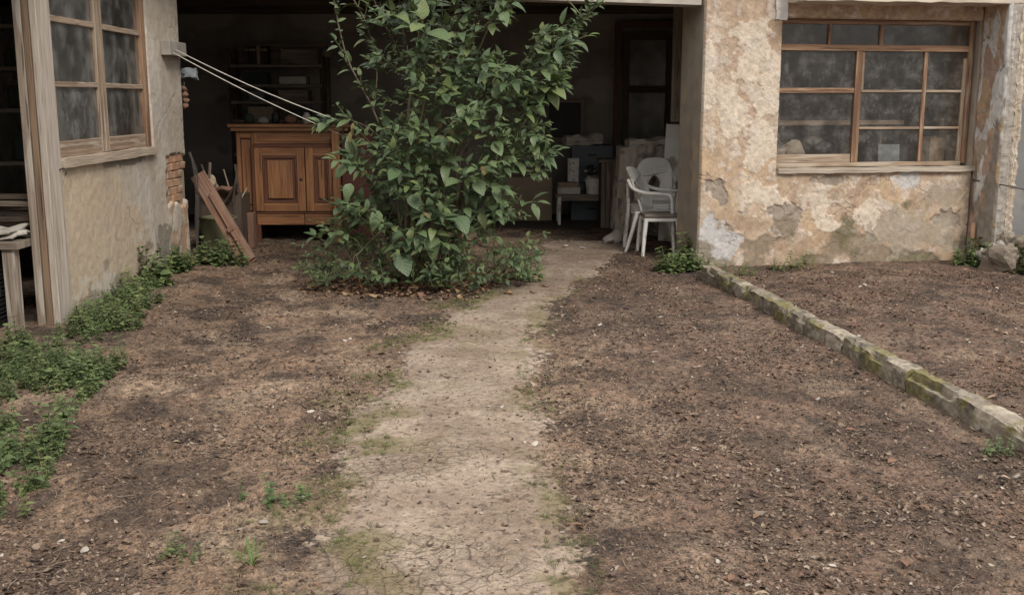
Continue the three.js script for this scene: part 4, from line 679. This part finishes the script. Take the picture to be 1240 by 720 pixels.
{ // the big bush in the doorway
  const r = rng(2024), V = (x, y, z) => new THREE.Vector3(x, y, z);
  const bush = thing('leafy_bush', 'tall leafy green bush growing in the garage doorway', 'bush', [-0.75, 0, -9.55]);
  const OX = -0.75, OZ = -9.55;
  // outline: height, left, right (world x)
  const O = [[0.0, -1.6, 0.0], [0.12, -1.66, 0.12], [0.3, -1.72, 0.16], [0.5, -1.56, 0.12], [0.75, -1.42, 0.12], [1.0, -1.34, 0.2], [1.25, -1.3, 0.24], [1.5, -1.2, 0.28], [1.8, -1.16, 0.36], [2.1, -1.12, 0.46], [2.4, -1.1, 0.5], [2.75, -1.0, 0.3], [3.0, -0.8, 0.1]];
  const edge = (y) => { for (let i = 1; i < O.length; i++) if (y <= O[i][0]) { const t = (y - O[i - 1][0]) / (O[i][0] - O[i - 1][0]); return [lerp(O[i - 1][1], O[i][1], t), lerp(O[i - 1][2], O[i][2], t)]; } return [-0.6, 0]; };
  const stems = [], woodGs = [];
  const addStem = (pts, r0, r1) => { const c = new THREE.CatmullRomCurve3(pts); stems.push(c); return tube(pts.map((p) => V(p.x - OX, p.y, p.z - OZ)), r0, r1, 6, 16); };
  for (let i = 0; i < 17; i++) {
    const bx = OX + (r() - 0.5) * 0.5, bz = OZ + (r() - 0.5) * 0.35, ty = 1.5 + r() * 1.3, [a, b] = edge(ty), t = (i + 0.5) / 17, tx = lerp(a + 0.1, b - 0.05, t), tz = OZ + 0.1 + (r() - 0.4) * 0.6;
    const mx = lerp(bx, tx, 0.35) + (r() - 0.5) * 0.12; part('stem', addStem([V(bx, -0.03, bz), V(lerp(bx, mx, 0.5), ty * 0.25, bz + 0.03), V(mx, ty * 0.55, lerp(bz, tz, 0.5)), V(tx, ty, tz)], 0.017 + r() * 0.008, 0.005), i % 3 ? M.stem : M.bark, bush);
  }
  // low spreading stems
  for (let i = 0; i < 12; i++) { const a = (i / 12) * Math.PI * 2, d = 0.6 + r() * 0.5, ex = OX - 0.15 + Math.cos(a) * d * 0.95, ez = OZ + 0.1 + Math.sin(a) * d * 0.5; part('stem', addStem([V(OX + Math.cos(a) * 0.12, -0.02, OZ + Math.sin(a) * 0.12), V(lerp(OX, ex, 0.5), 0.4 + r() * 0.2, lerp(OZ, ez, 0.5)), V(ex, 0.25 + r() * 0.35, ez)], 0.011, 0.004), M.stem, bush); }
  // long vines on the left, bough on the right
  part('stem', addStem([V(-0.95, 0.2, -9.45), V(-1.1, 1.2, -9.4), V(-1.2, 1.55, -9.35), V(-1.42, 2.0, -9.35), V(-1.56, 2.7, -9.4)], 0.012, 0.006), M.bark, bush);
  part('stem', addStem([V(-1.2, 1.55, -9.35), V(-1.16, 1.9, -9.3), V(-1.25, 2.3, -9.3), V(-1.42, 2.6, -9.3)], 0.007, 0.005), M.bark, bush);
  part('stem', addStem([V(-0.7, 1.3, -9.4), V(-0.9, 1.9, -9.35), V(-1.12, 2.35, -9.3), V(-1.25, 2.7, -9.3)], 0.009, 0.005), M.bark, bush);
  const bough = addStem([V(-0.5, 1.1, -9.5), V(-0.2, 1.6, -9.4), V(0.2, 2.0, -9.3), V(0.5, 2.22, -9.25), V(0.7, 2.4, -9.22)], 0.013, 0.004); part('stem', bough, M.stem, bush);
  part('stem', addStem([V(-1.13, 1.3, -9.4), V(-1.3, 1.42, -9.45), V(-1.52, 1.47, -9.55), V(-1.64, 1.43, -9.62)], 0.007, 0.004), M.bark, bush);
  part('stem', addStem([V(-1.0, 1.0, -9.45), V(-1.2, 1.22, -9.5), V(-1.45, 1.3, -9.56)], 0.007, 0.004), M.bark, bush);
  const samples = []; stems.forEach((c) => { for (let k = 1; k <= 14; k++) samples.push(c.getPointAt(k / 14)); });
  const leaves = [], twigs = [];
  function sprig(tip, dir, len, n, L0, young, dry) { // tip: where the sprig begins
    const side = new THREE.Vector3().crossVectors(dir, UP).normalize(), q = V(0, 0, 0);
    const bend = V((r() - 0.5) * 0.3, -0.25 * r(), (r() - 0.5) * 0.3);
    const at = (t) => tip.clone().addScaledVector(dir, len * t).addScaledVector(bend, len * t * t);
    twigs.push([at(0), at(0.5), at(1)]);
    const pairs = Math.max(2, Math.round(n / 2));
    for (let i = 0; i < pairs; i++) {
      const t = (i + 0.6) / pairs, p = at(Math.min(1, t)), tw = at(Math.min(1, t + 0.05)).sub(at(Math.max(0, t - 0.05))).normalize(), size = L0 * (1 - 0.55 * t) * (0.55 + 0.75 * r());
      const ax = side.clone().applyAxisAngle(tw, i * 1.35 + (r() - 0.5) * 0.5);
      for (const s of [-1, 1]) {
        const d = ax.clone().multiplyScalar(s * 0.95).addScaledVector(tw, 0.35 + 0.5 * t).add(V((r() - 0.5) * 0.35, -0.28 * r() - 0.12 + (young ? 0.35 : 0), (r() - 0.5) * 0.35 + 0.1)).normalize();
        const nn = V((r() - 0.5) * 0.7, 1, 0.35 + (r() - 0.5) * 0.6);
        leaves.push({ p: p.clone().addScaledVector(d, size * 0.12), d, n: nn, len: size, wid: 0.8 + 0.4 * r(), young: young && t > 0.6, dry });
      }
    }
    if (r() < 0.8) leaves.push({ p: at(1), d: tip.clone().sub(at(0)).add(at(1).sub(at(0.7))).normalize(), n: V(0, 1, 0.4), len: L0 * 0.55, wid: 0.9, young });
  }
  let made = 0;
  while (made < 680) {
    const y = 0.05 + Math.pow(r(), 1.05) * 2.75, [a, b] = edge(y), u = r(), x = lerp(a, b, u), e = Math.abs(u - 0.5) * 2;
    const depth = 0.62 * Math.sqrt(Math.max(0, 1 - e * e * 0.85)), z = OZ + 0.05 + (r() < 0.72 ? lerp(0.15, 1, r()) : -r()) * depth;
    if (y > 1.05 && y < 1.55 && x > -0.75 && x < -0.2 && r() < 0.55) continue; // the bare hollow in the middle
    if (x < -1.0 && y > 1.1 && r() < 0.7) continue; // sparse on the left
    if (y > 0.35 && fbm(x * 3.4 + 7, y * 3.4, 2) < (y > 1.3 ? 0.36 : 0.39)) continue;
    let best = samples[0], bd = 9; const tgt = V(x, y, z); for (const s of samples) { const d = s.distanceToSquared(tgt); if (d < bd) { bd = d; best = s; } }
    const dir = V(x - (OX + 0.15 * (y > 1 ? 1 : 0)), 0.25 + r() * 0.55, (z - OZ) * 0.9 + 0.12).normalize(), small = y < 0.35 || (r() < 0.3);
    if (bd > 0.0025 && bd < 0.35) twigs.push([best.clone(), best.clone().lerp(tgt, 0.5).add(V(0, 0.03, 0)), tgt.clone()]);
    sprig(tgt, dir, 0.14 + r() * 0.16, small ? 8 : 6, small ? 0.08 + r() * 0.04 : 0.13 + r() * 0.12, y > 1.5 && r() < 0.35); made++;
  }
  // sprigs along the bough and the vines
  const along = (c, n, L, young, t0 = 0.3) => { for (let i = 0; i < n; i++) { const t = lerp(t0, 1, i / (n - 1)), p = c.getPointAt(t), tg = c.getTangentAt(t); sprig(p, tg.clone().add(V((r() - 0.5) * 1.4, 0.35 * r(), (r() - 0.5) * 1.2)).normalize(), 0.1 + r() * 0.12, 6, L * (0.8 + r() * 0.4), young); } };
  const ns = stems.length; along(stems[ns - 3], 36, 0.1, true, 0.35); along(stems[ns - 6], 10, 0.14, false, 0.4); along(stems[ns - 5], 8, 0.14, false); along(stems[ns - 4], 10, 0.13, false); along(stems[ns - 2], 7, 0.14, false, 0.45); along(stems[ns - 1], 7, 0.12, false, 0.35);
  for (let i = 0; i < 26; i++) { const x = -1.9 + r() * 2.05; sprig(V(x, 0.02 + r() * 0.12, OZ + 0.35 + r() * 0.35 - Math.abs(x - OX) * 0.2), V((r() - 0.5) * 0.6, 1, 0.3).normalize(), 0.12 + r() * 0.12, 8, 0.065 + r() * 0.03, r() < 0.4); }
  // big single leaves low in front
  for (const [x, y, L] of [[-1.12, 0.72, 0.2], [-0.68, 0.52, 0.25], [-0.95, 0.36, 0.24], [-0.45, 0.68, 0.2], [-0.85, 0.86, 0.18], [-1.35, 0.95, 0.17], [-0.3, 0.98, 0.17], [-0.62, 1.35, 0.16], [-0.15, 1.3, 0.16]]) leaves.push({ p: V(x, y, OZ + 0.62), d: V((r() - 0.5) * 0.9, -0.7, 0.45), n: V(0, 0.6, 1), len: L, wid: 1.25 });
  for (const [x, y] of [[-1.35, 1.45], [-1.37, 1.38], [-0.5, 1.42], [-0.45, 1.5], [-0.6, 1.48], [-0.42, 1.38], [-0.55, 1.34], [-0.38, 1.46]]) leaves.push({ p: V(x, y, OZ + 0.4), d: V((r() - 0.5) * 0.5, -1, 0.2), n: V(r() - 0.5, 0.2, 1), len: 0.12, wid: 0.6, dry: true });
  const rel = (p) => V(p.x - OX, p.y, p.z - OZ);
  part('twigs', twigs.map((t) => tube(t.map(rel), 0.0035, 0.0022, 4, 4)), M.stem, bush).userData = { kind: 'stuff' };
  // the leaves that show largest are parts of their own
  const variants = [leafGeo(0.27, 6, 0.22, 0.3), leafGeo(0.25, 6, 0.3, 0.5, 0.01), leafGeo(0.3, 6, 0.15, 0.16, 0.012)];
  leaves.forEach((l) => { const dc = Math.hypot(l.p.x, l.p.y - 1.65, l.p.z); l.score = l.len * l.wid / dc + ((l.p.z - OZ) * 0.012) + (l.dry ? 0.01 : 0); });
  leaves.sort((a, b) => b.score - a.score);
  leaves.slice(0, 300).forEach((l, i) => { const o = part('leaf', variants[i % 3], l.dry || (i > 110 && i % 61 === 7) ? dryMat : l.young ? youngMat : leafMs[(i * 7) % 5], bush); o.matrix.copy(leafMatrix(rel(l.p), l.d, l.n, l.len, l.wid)); o.matrix.decompose(o.position, o.quaternion, o.scale); });
  const rest = leaves.slice(300), im = new THREE.InstancedMesh(variants[0], leafWhite, rest.length); im.name = 'foliage'; im.castShadow = im.receiveShadow = true; im.userData = { kind: 'stuff' };
  rest.forEach((l, i) => { im.setMatrixAt(i, leafMatrix(rel(l.p), l.d, l.n, l.len, l.wid)); im.setColorAt(i, l.dry || r() < 0.008 ? rgb(0.3, 0.22, 0.1) : l.young ? rgb(0.17, 0.25, 0.085) : tones[Math.floor(r() * 5)]); });
  bush.add(im);
}

// weeds: sprigs of small leaves on short stems
const weedLeaf = leafGeo(0.34, 4, 0.18, 0.35);
function weedGeo(seed, h, pairs, L) {
  const r = rng(seed), gs = [], lean = [(r() - 0.5) * 0.4, (r() - 0.5) * 0.4];
  gs.push(tube([[0, -0.01, 0], [lean[0] * h * 0.4, h * 0.5, lean[1] * h * 0.4], [lean[0] * h, h, lean[1] * h]], 0.003, 0.0015, 3, 3));
  for (let i = 0; i < pairs; i++) { const t = (i + 0.7) / pairs, a = i * 1.6 + r(); for (const s of [0, Math.PI]) { const d = new THREE.Vector3(Math.cos(a + s), 0.25 + t * 0.3 - r() * 0.3, Math.sin(a + s)), g = weedLeaf.clone(); g.applyMatrix4(leafMatrix(new THREE.Vector3(lean[0] * h * t, h * t, lean[1] * h * t), d, new THREE.Vector3((r() - 0.5) * 0.5, 1, (r() - 0.5) * 0.5), L * (1.15 - 0.5 * t) * (0.7 + r() * 0.6), 1)); gs.push(g); } }
  return mergeGeometries(gs.map(strip));
}
const weedGs = [weedGeo(1, 0.16, 5, 0.06), weedGeo(2, 0.11, 4, 0.05), weedGeo(3, 0.22, 6, 0.07)];
function grassGeo(seed, n, h) { const r = rng(seed), gs = []; for (let i = 0; i < n; i++) { const a = r() * 6.28, o = r() * 0.03, g = leafGeo(0.035, 4, 0.1, 0.45); g.applyMatrix4(leafMatrix(new THREE.Vector3(Math.cos(a) * o, 0, Math.sin(a) * o), new THREE.Vector3(Math.cos(a) * 0.5, 0.9, Math.sin(a) * 0.5), new THREE.Vector3(-Math.cos(a), 0.6, -Math.sin(a)), h * (0.5 + r() * 0.7), 1)); gs.push(g); } return mergeGeometries(gs.map(strip)); }
const grassGs = [grassGeo(8, 16, 0.14), grassGeo(9, 12, 0.09)];
function copies(name, geo, list, parent, mat = leafWhite) { // list: [x, z, scale, colour, dy]
  const im = new THREE.InstancedMesh(geo, mat, list.length); im.name = parent ? name : numbered(name); im.castShadow = im.receiveShadow = true; im.userData.kind = 'stuff';
  const e = new THREE.Euler(), q = new THREE.Quaternion();
  list.forEach(([x, y, z, s, c, rx = 0, ry = 0, rz = 0, sy = 1], i) => { q.setFromEuler(e.set(rx, ry, rz, 'YXZ')); im.setMatrixAt(i, mtx.compose(new THREE.Vector3(x, y, z), q, new THREE.Vector3(s, s * sy, s))); im.setColorAt(i, c); });
  (parent || scene).add(im); return im;
}
const WC = [[0.22, 0.285, 0.12], [0.18, 0.24, 0.1], [0.26, 0.325, 0.14], [0.29, 0.325, 0.135], [0.15, 0.21, 0.085]].map((c) => rgb(...c));
{ // cover along the foot of the left wall
  const r = rng(64), WO = [[-4.0, -2.0], [-4.7, -2.2], [-5.6, -2.46], [-6.3, -2.5], [-7.5, -2.65], [-8.3, -2.8], [-9.0, -2.95], [-9.8, -3.08], [-10.3, -3.2]], L = [[], [], []];
  let n = 0; while (n < 3600) { const z = -4.0 - r() * 6.2, o = interp(WO, z), x = -3.33 + r() * (o + 3.33 + 0.1), clump = fbm(x * 3.1 + 5, z * 3.1, 3); if (z < -7.3 && x < -3.27) continue; if (fbm(x * 9 + 3, z * 9, 2) < (z > -6.6 ? 0.3 : 0.42) || clump < (z > -6.6 ? 0.2 : 0.3) + 0.3 * sm(-0.6, 0.12, x - o)) continue; const k = Math.floor(r() * 3), s = (0.35 + r() * r() * 0.9) * (0.5 + clump * 0.6); L[k].push([x, groundH(x, z) - 0.005, z, s, WC[Math.floor(r() * 5)], (r() - 0.5) * 0.5, r() * 6.28, (r() - 0.5) * 0.5]); n++; }
  const w = new THREE.Group(); w.name = 'weed_cover'; w.userData = { kind: 'stuff', label: 'low green weeds along the foot of the stucco wall', category: 'weeds' }; scene.add(w);
  L.forEach((l, k) => copies('weeds', weedGs[k], l, w));
}
function weedClump(label, x, z, n, spread, tall, seed, pale = 0, kind = 'weed_clump') {
  const r = rng(seed), c = thing(kind, label, 'weeds', [x, 0, z]), L = [[], []];
  for (let i = 0; i < n; i++) { const a = r() * 6.28, d = Math.sqrt(r()) * spread, X = Math.cos(a) * d, Z = Math.sin(a) * d * 0.6, k = r() < 0.5 ? 0 : 1, col = WC[Math.floor(r() * 5)].clone().lerp(rgb(0.22, 0.25, 0.09), pale * r()); L[k].push([X, groundH(x + X, z + Z) - 0.006, Z, tall * (0.6 + r() * 0.7) * (1 - 0.35 * d / spread), col, (r() - 0.5) * 0.6, r() * 6.28, (r() - 0.5) * 0.6]); }
  L.forEach((l, k) => { if (l.length) copies('foliage', weedGs[k ? 2 : 0], l, c); }); return c;
}
weedClump('tall weed clump growing against the stucco wall near its damp stain', -3.13, -9.25, 26, 0.13, 1.7, 101);
weedClump('small weed clump between damp stain and exposed bricks', -3.16, -9.85, 14, 0.1, 1.4, 102);
weedClump('green weed clump at the foot of the olive bin', -2.95, -10.35, 60, 0.34, 1.25, 103);
weedClump('weed clump growing at the foot of the doorway pillar', 1.64, -10.22, 90, 0.27, 1.15, 104);
weedClump('tall pale weed standing against the pillar beside the chair', 1.8, -10.66, 16, 0.09, 1.9, 105, 0.6);
weedClump('sparse pale weeds between kerb end and facade', 2.1, -10.0, 26, 0.3, 0.8, 106, 0.6);
weedClump('pale weed tuft under the facade window', 2.75, -10.35, 16, 0.22, 0.9, 107, 0.7);
weedClump('leafy green weed beside the broken clay pipe', 4.72, -10.6, 50, 0.24, 1.3, 108);
weedClump('bright green weed in front of the rubble pile', 5.0, -10.1, 40, 0.2, 1.4, 109, 0.5);
weedClump('young seedlings at the right edge of the bush', 0.12, -9.6, 16, 0.22, 1.2, 110, 0.4);
weedClump('low weed rosette beside the trodden path', -1.0, -4.2, 16, 0.16, 0.6, 111);
weedClump('tiny weed rosette near the grass tuft', -1.18, -3.62, 10, 0.1, 0.5, 112);
weedClump('small green weed in the soil beside the kerb', 2.28, -4.75, 10, 0.08, 0.5, 113);
{ // grass
  const r = rng(70), t = thing('grass_tuft', 'bright green grass tuft at the edge of the path', 'grass', [-0.93, groundH(-0.93, -3.55) - 0.004, -3.55]); part('blades', grassGs[0], leafMat(0.2, 0.29, 0.08), t);
  const L = []; for (let i = 0; i < 2000; i++) { const z = -3.2 - r() * 6, side = r() < 0.72, x = side ? interp(PL, z) + (r() - 0.62) * 0.5 : interp(PR, z) + (r() - 0.4) * 0.2; if (fbm(x * 3.7 + 60, z * 3.7, 4) < 0.5) continue; L.push([x, groundH(x, z) - 0.002, z, 0.16 + r() * 0.3, rgb(0.15 + r() * 0.08, 0.2 + r() * 0.06, 0.055), 0, r() * 6.28, 0]); }
  copies('short_grass', grassGs[1], L); scene.children[scene.children.length - 1].userData = { kind: 'stuff', label: 'sparse short grass and moss shoots along the path', category: 'grass' };
}

// ---------- litter on the soil ----------
{
  const r = rng(333);
  const bit = (w, l, lift, s) => { const g = new THREE.PlaneGeometry(l, w, 3, 2).rotateX(-Math.PI / 2), p = g.attributes.position; for (let i = 0; i < p.count; i++) { const x = p.getX(i) / l, z = p.getZ(i) / w; p.setXYZ(i, p.getX(i) + (hash(i, s) - 0.5) * l * 0.2, lift * (x * x * 2.2 + z * z * 1.5 * (hash(i, s + 3) - 0.2)), p.getZ(i) * (1 - 3 * x * x) + (hash(i + 9, s) - 0.5) * w * 0.25); } g.computeVertexNormals(); return g; };
  const flakes = [bit(0.5, 1, 0.25, 1), bit(0.7, 1, 0.4, 2), bit(0.35, 1, 0.3, 3)], clod = stone(0.5, 3, 0.7), twig = tube([[-0.5, 0.012, 0], [0, 0.03, 0.05], [0.5, 0.012, -0.03]], 0.018, 0.012, 4, 4);
  const clodLo = new THREE.IcosahedronGeometry(0.5, 1); rough(clodLo, 0.18, 2.2, 5); clodLo.scale(1, 0.7, 1);
  const FC = [[0.12, 0.078, 0.058], [0.17, 0.115, 0.082], [0.22, 0.16, 0.112], [0.07, 0.048, 0.038], [0.29, 0.22, 0.165], [0.14, 0.085, 0.058], [0.1, 0.065, 0.052], [0.33, 0.27, 0.21]].map((c) => rgb(...c));
  const spot = () => { // more of it near the camera, where it can be told apart
    for (;;) { const z = -2.9 - Math.pow(r(), 1.25) * 9.3, half = 0.55 + -z * 0.5, x = (r() * 2 - 1) * half; if (x < -3.25 || (z < -10.3 && (x < -3.1 || x > 1.75 + (z + 10.4) * -0.0))) continue; if (x > 1.84 && z < -10.4 - (x - 1.84) * 0.19 + 0.02) continue; if (Math.abs(x - kerbX(z) - 0.068) < 0.075 && z > -9.85) continue; return [x, z]; }
  };
  const fl = [[], [], []], cl = [], tw = [], st = [];
  for (let i = 0; i < 170000; i++) {
    const [x, z] = spot(), m = pathMask(x, z); if (m > 0.35 && r() < 0.93) continue; const cl2 = fbm(x * 2.2 + 9, z * 2.2, 3); if (r() > 0.12 + 1.1 * sm(0.38, 0.62, cl2)) continue;
    const bed = x > kerbX(z) + 0.1, big = r() < (bed ? 0.2 : 0.06), s = (0.006 + Math.pow(r(), 3) * 0.026) * (big ? 1.7 : 1), c = FC[Math.floor(Math.pow(r(), 1.7) * 7.4)].clone().multiplyScalar(0.7 + r() * 0.5); if (bed) c.lerp(rgb(0.15, 0.075, 0.05), 0.5);
    fl[i % 3].push([x, groundH(x, z, m) + s * 0.04, z, s, c, (r() - 0.5) * 0.7, r() * 6.28, (r() - 0.5) * 0.7]);
  }
  for (let i = 0; i < 26000; i++) { const [x, z] = spot(), m = pathMask(x, z); if (m > 0.5 && r() < 0.9) continue; const s = 0.004 + Math.pow(r(), 5) * 0.02, c = FC[Math.floor(r() * 7)].clone().multiplyScalar(0.6 + r() * 0.6); cl.push([x, groundH(x, z, m) + s * 0.12, z, s, c, r() * 6, r() * 6, r() * 6, 0.8]); }
  for (let i = 0; i < 14000; i++) { const [x, z] = spot(), m = pathMask(x, z); if (m > 0.5 && r() < 0.85) continue; const s = 0.018 + Math.pow(r(), 2.5) * 0.075, c = FC[[1, 2, 4, 5, 2][Math.floor(r() * 5)]].clone().multiplyScalar(0.8 + r() * 0.5); tw.push([x, groundH(x, z, m) + 0.003, z, s, c, (r() - 0.5) * 0.15, r() * 6.28, (r() - 0.5) * 0.15]); }
  for (let i = 0; i < 170; i++) { const [x, z] = spot(), m = pathMask(x, z), s = 0.012 + Math.pow(r(), 3) * 0.03, k = 0.28 + r() * 0.22; st.push([x, groundH(x, z, m) + s * 0.15, z, s, rgb(k, k * 0.9, k * 0.78), r() * 0.4, r() * 6, r() * 0.4, 0.45]); }
  // fallen leaves round the bush
  const bl = []; for (let i = 0; i < 900; i++) { const a = r() * 6.28, d = Math.pow(r(), 0.7), x = -0.75 + Math.cos(a) * d * 1.2, z = -9.4 + Math.sin(a) * d * 0.72; if (pathMask(x, z) > 0.3 && r() < 0.85) continue; bl.push([x, groundH(x, z) + 0.008, z, 0.03 + r() * 0.05, [rgb(0.3, 0.17, 0.085), rgb(0.2, 0.11, 0.07), rgb(0.36, 0.25, 0.14), rgb(0.13, 0.08, 0.055)][i & 3], (r() - 0.5) * 0.8, r() * 6.28, (r() - 0.5) * 0.8]); }
  // whole dry leaves, most of them on the bed beyond the kerb
  const wl = []; for (let i = 0; i < 1500; i++) { const [x, z] = spot(), m = pathMask(x, z); if (x < kerbX(z) + 0.2 && r() < 0.72) continue; if (m > 0.4 && r() < 0.8) continue; const c = [[0.2, 0.11, 0.07], [0.13, 0.072, 0.05], [0.3, 0.2, 0.13], [0.1, 0.062, 0.046], [0.36, 0.28, 0.2]][Math.floor(Math.pow(r(), 1.4) * 5)]; wl.push([x, groundH(x, z, m) + 0.007, z, 0.025 + Math.pow(r(), 2) * 0.05, rgb(...c), (r() - 0.5) * 0.7, r() * 6.28, (r() - 0.5) * 0.9]); }
  const lit = std({ roughness: 0.85 });
  const label = (o, l, c) => { o.userData = { kind: 'stuff', label: l, category: c }; };
  fl.forEach((l, i) => label(copies('leaf_litter', flakes[i], l, null, lit), ['tiny dry leaf crumbs strewn over the brown soil', 'small curled leaf flakes strewn over the brown soil', 'narrow leaf shreds strewn over the brown soil'][i], 'leaf litter'));
  label(copies('soil_crumbs', clodLo, cl, null, lit), 'dark soil crumbs scattered over the ground', 'soil crumbs');
  label(copies('straw_twigs', twig, tw, null, lit), 'pale straw and thin twigs scattered over the soil', 'twigs');
  label(copies('pebbles', clod, st, null, lit), 'pale pebbles scattered over soil and path', 'pebbles');
  label(copies('fallen_leaves', flakes[1], bl, null, lit), 'orange brown fallen leaves round the foot of the bush', 'fallen leaves');
  label(copies('dry_leaves', leafGeo(0.26, 4, 0.45, 0.35, 0.03), wl, null, lit), 'whole dry brown leaves lying on the soil', 'dry leaves');
  // scraps on the garage floor
  for (const [x, z, s] of [[0.62, -11.95, 0.07], [0.8, -11.8, 0.08], [1.02, -12.2, 0.05]]) { const o = solo('paper_scrap', rough(new THREE.BoxGeometry(1, 0.08, 0.6, 8, 1, 6).toNonIndexed(), 0.12, 3, x * 9), M.paper, 'small white paper scrap on the earth floor of the doorway', 'scrap', 'paper scraps in the doorway'); o.position.set(x, groundH(x, z) + 0.012, z); o.scale.setScalar(s); o.rotation.y = x * 7; }
}
renderer.render(scene, camera);
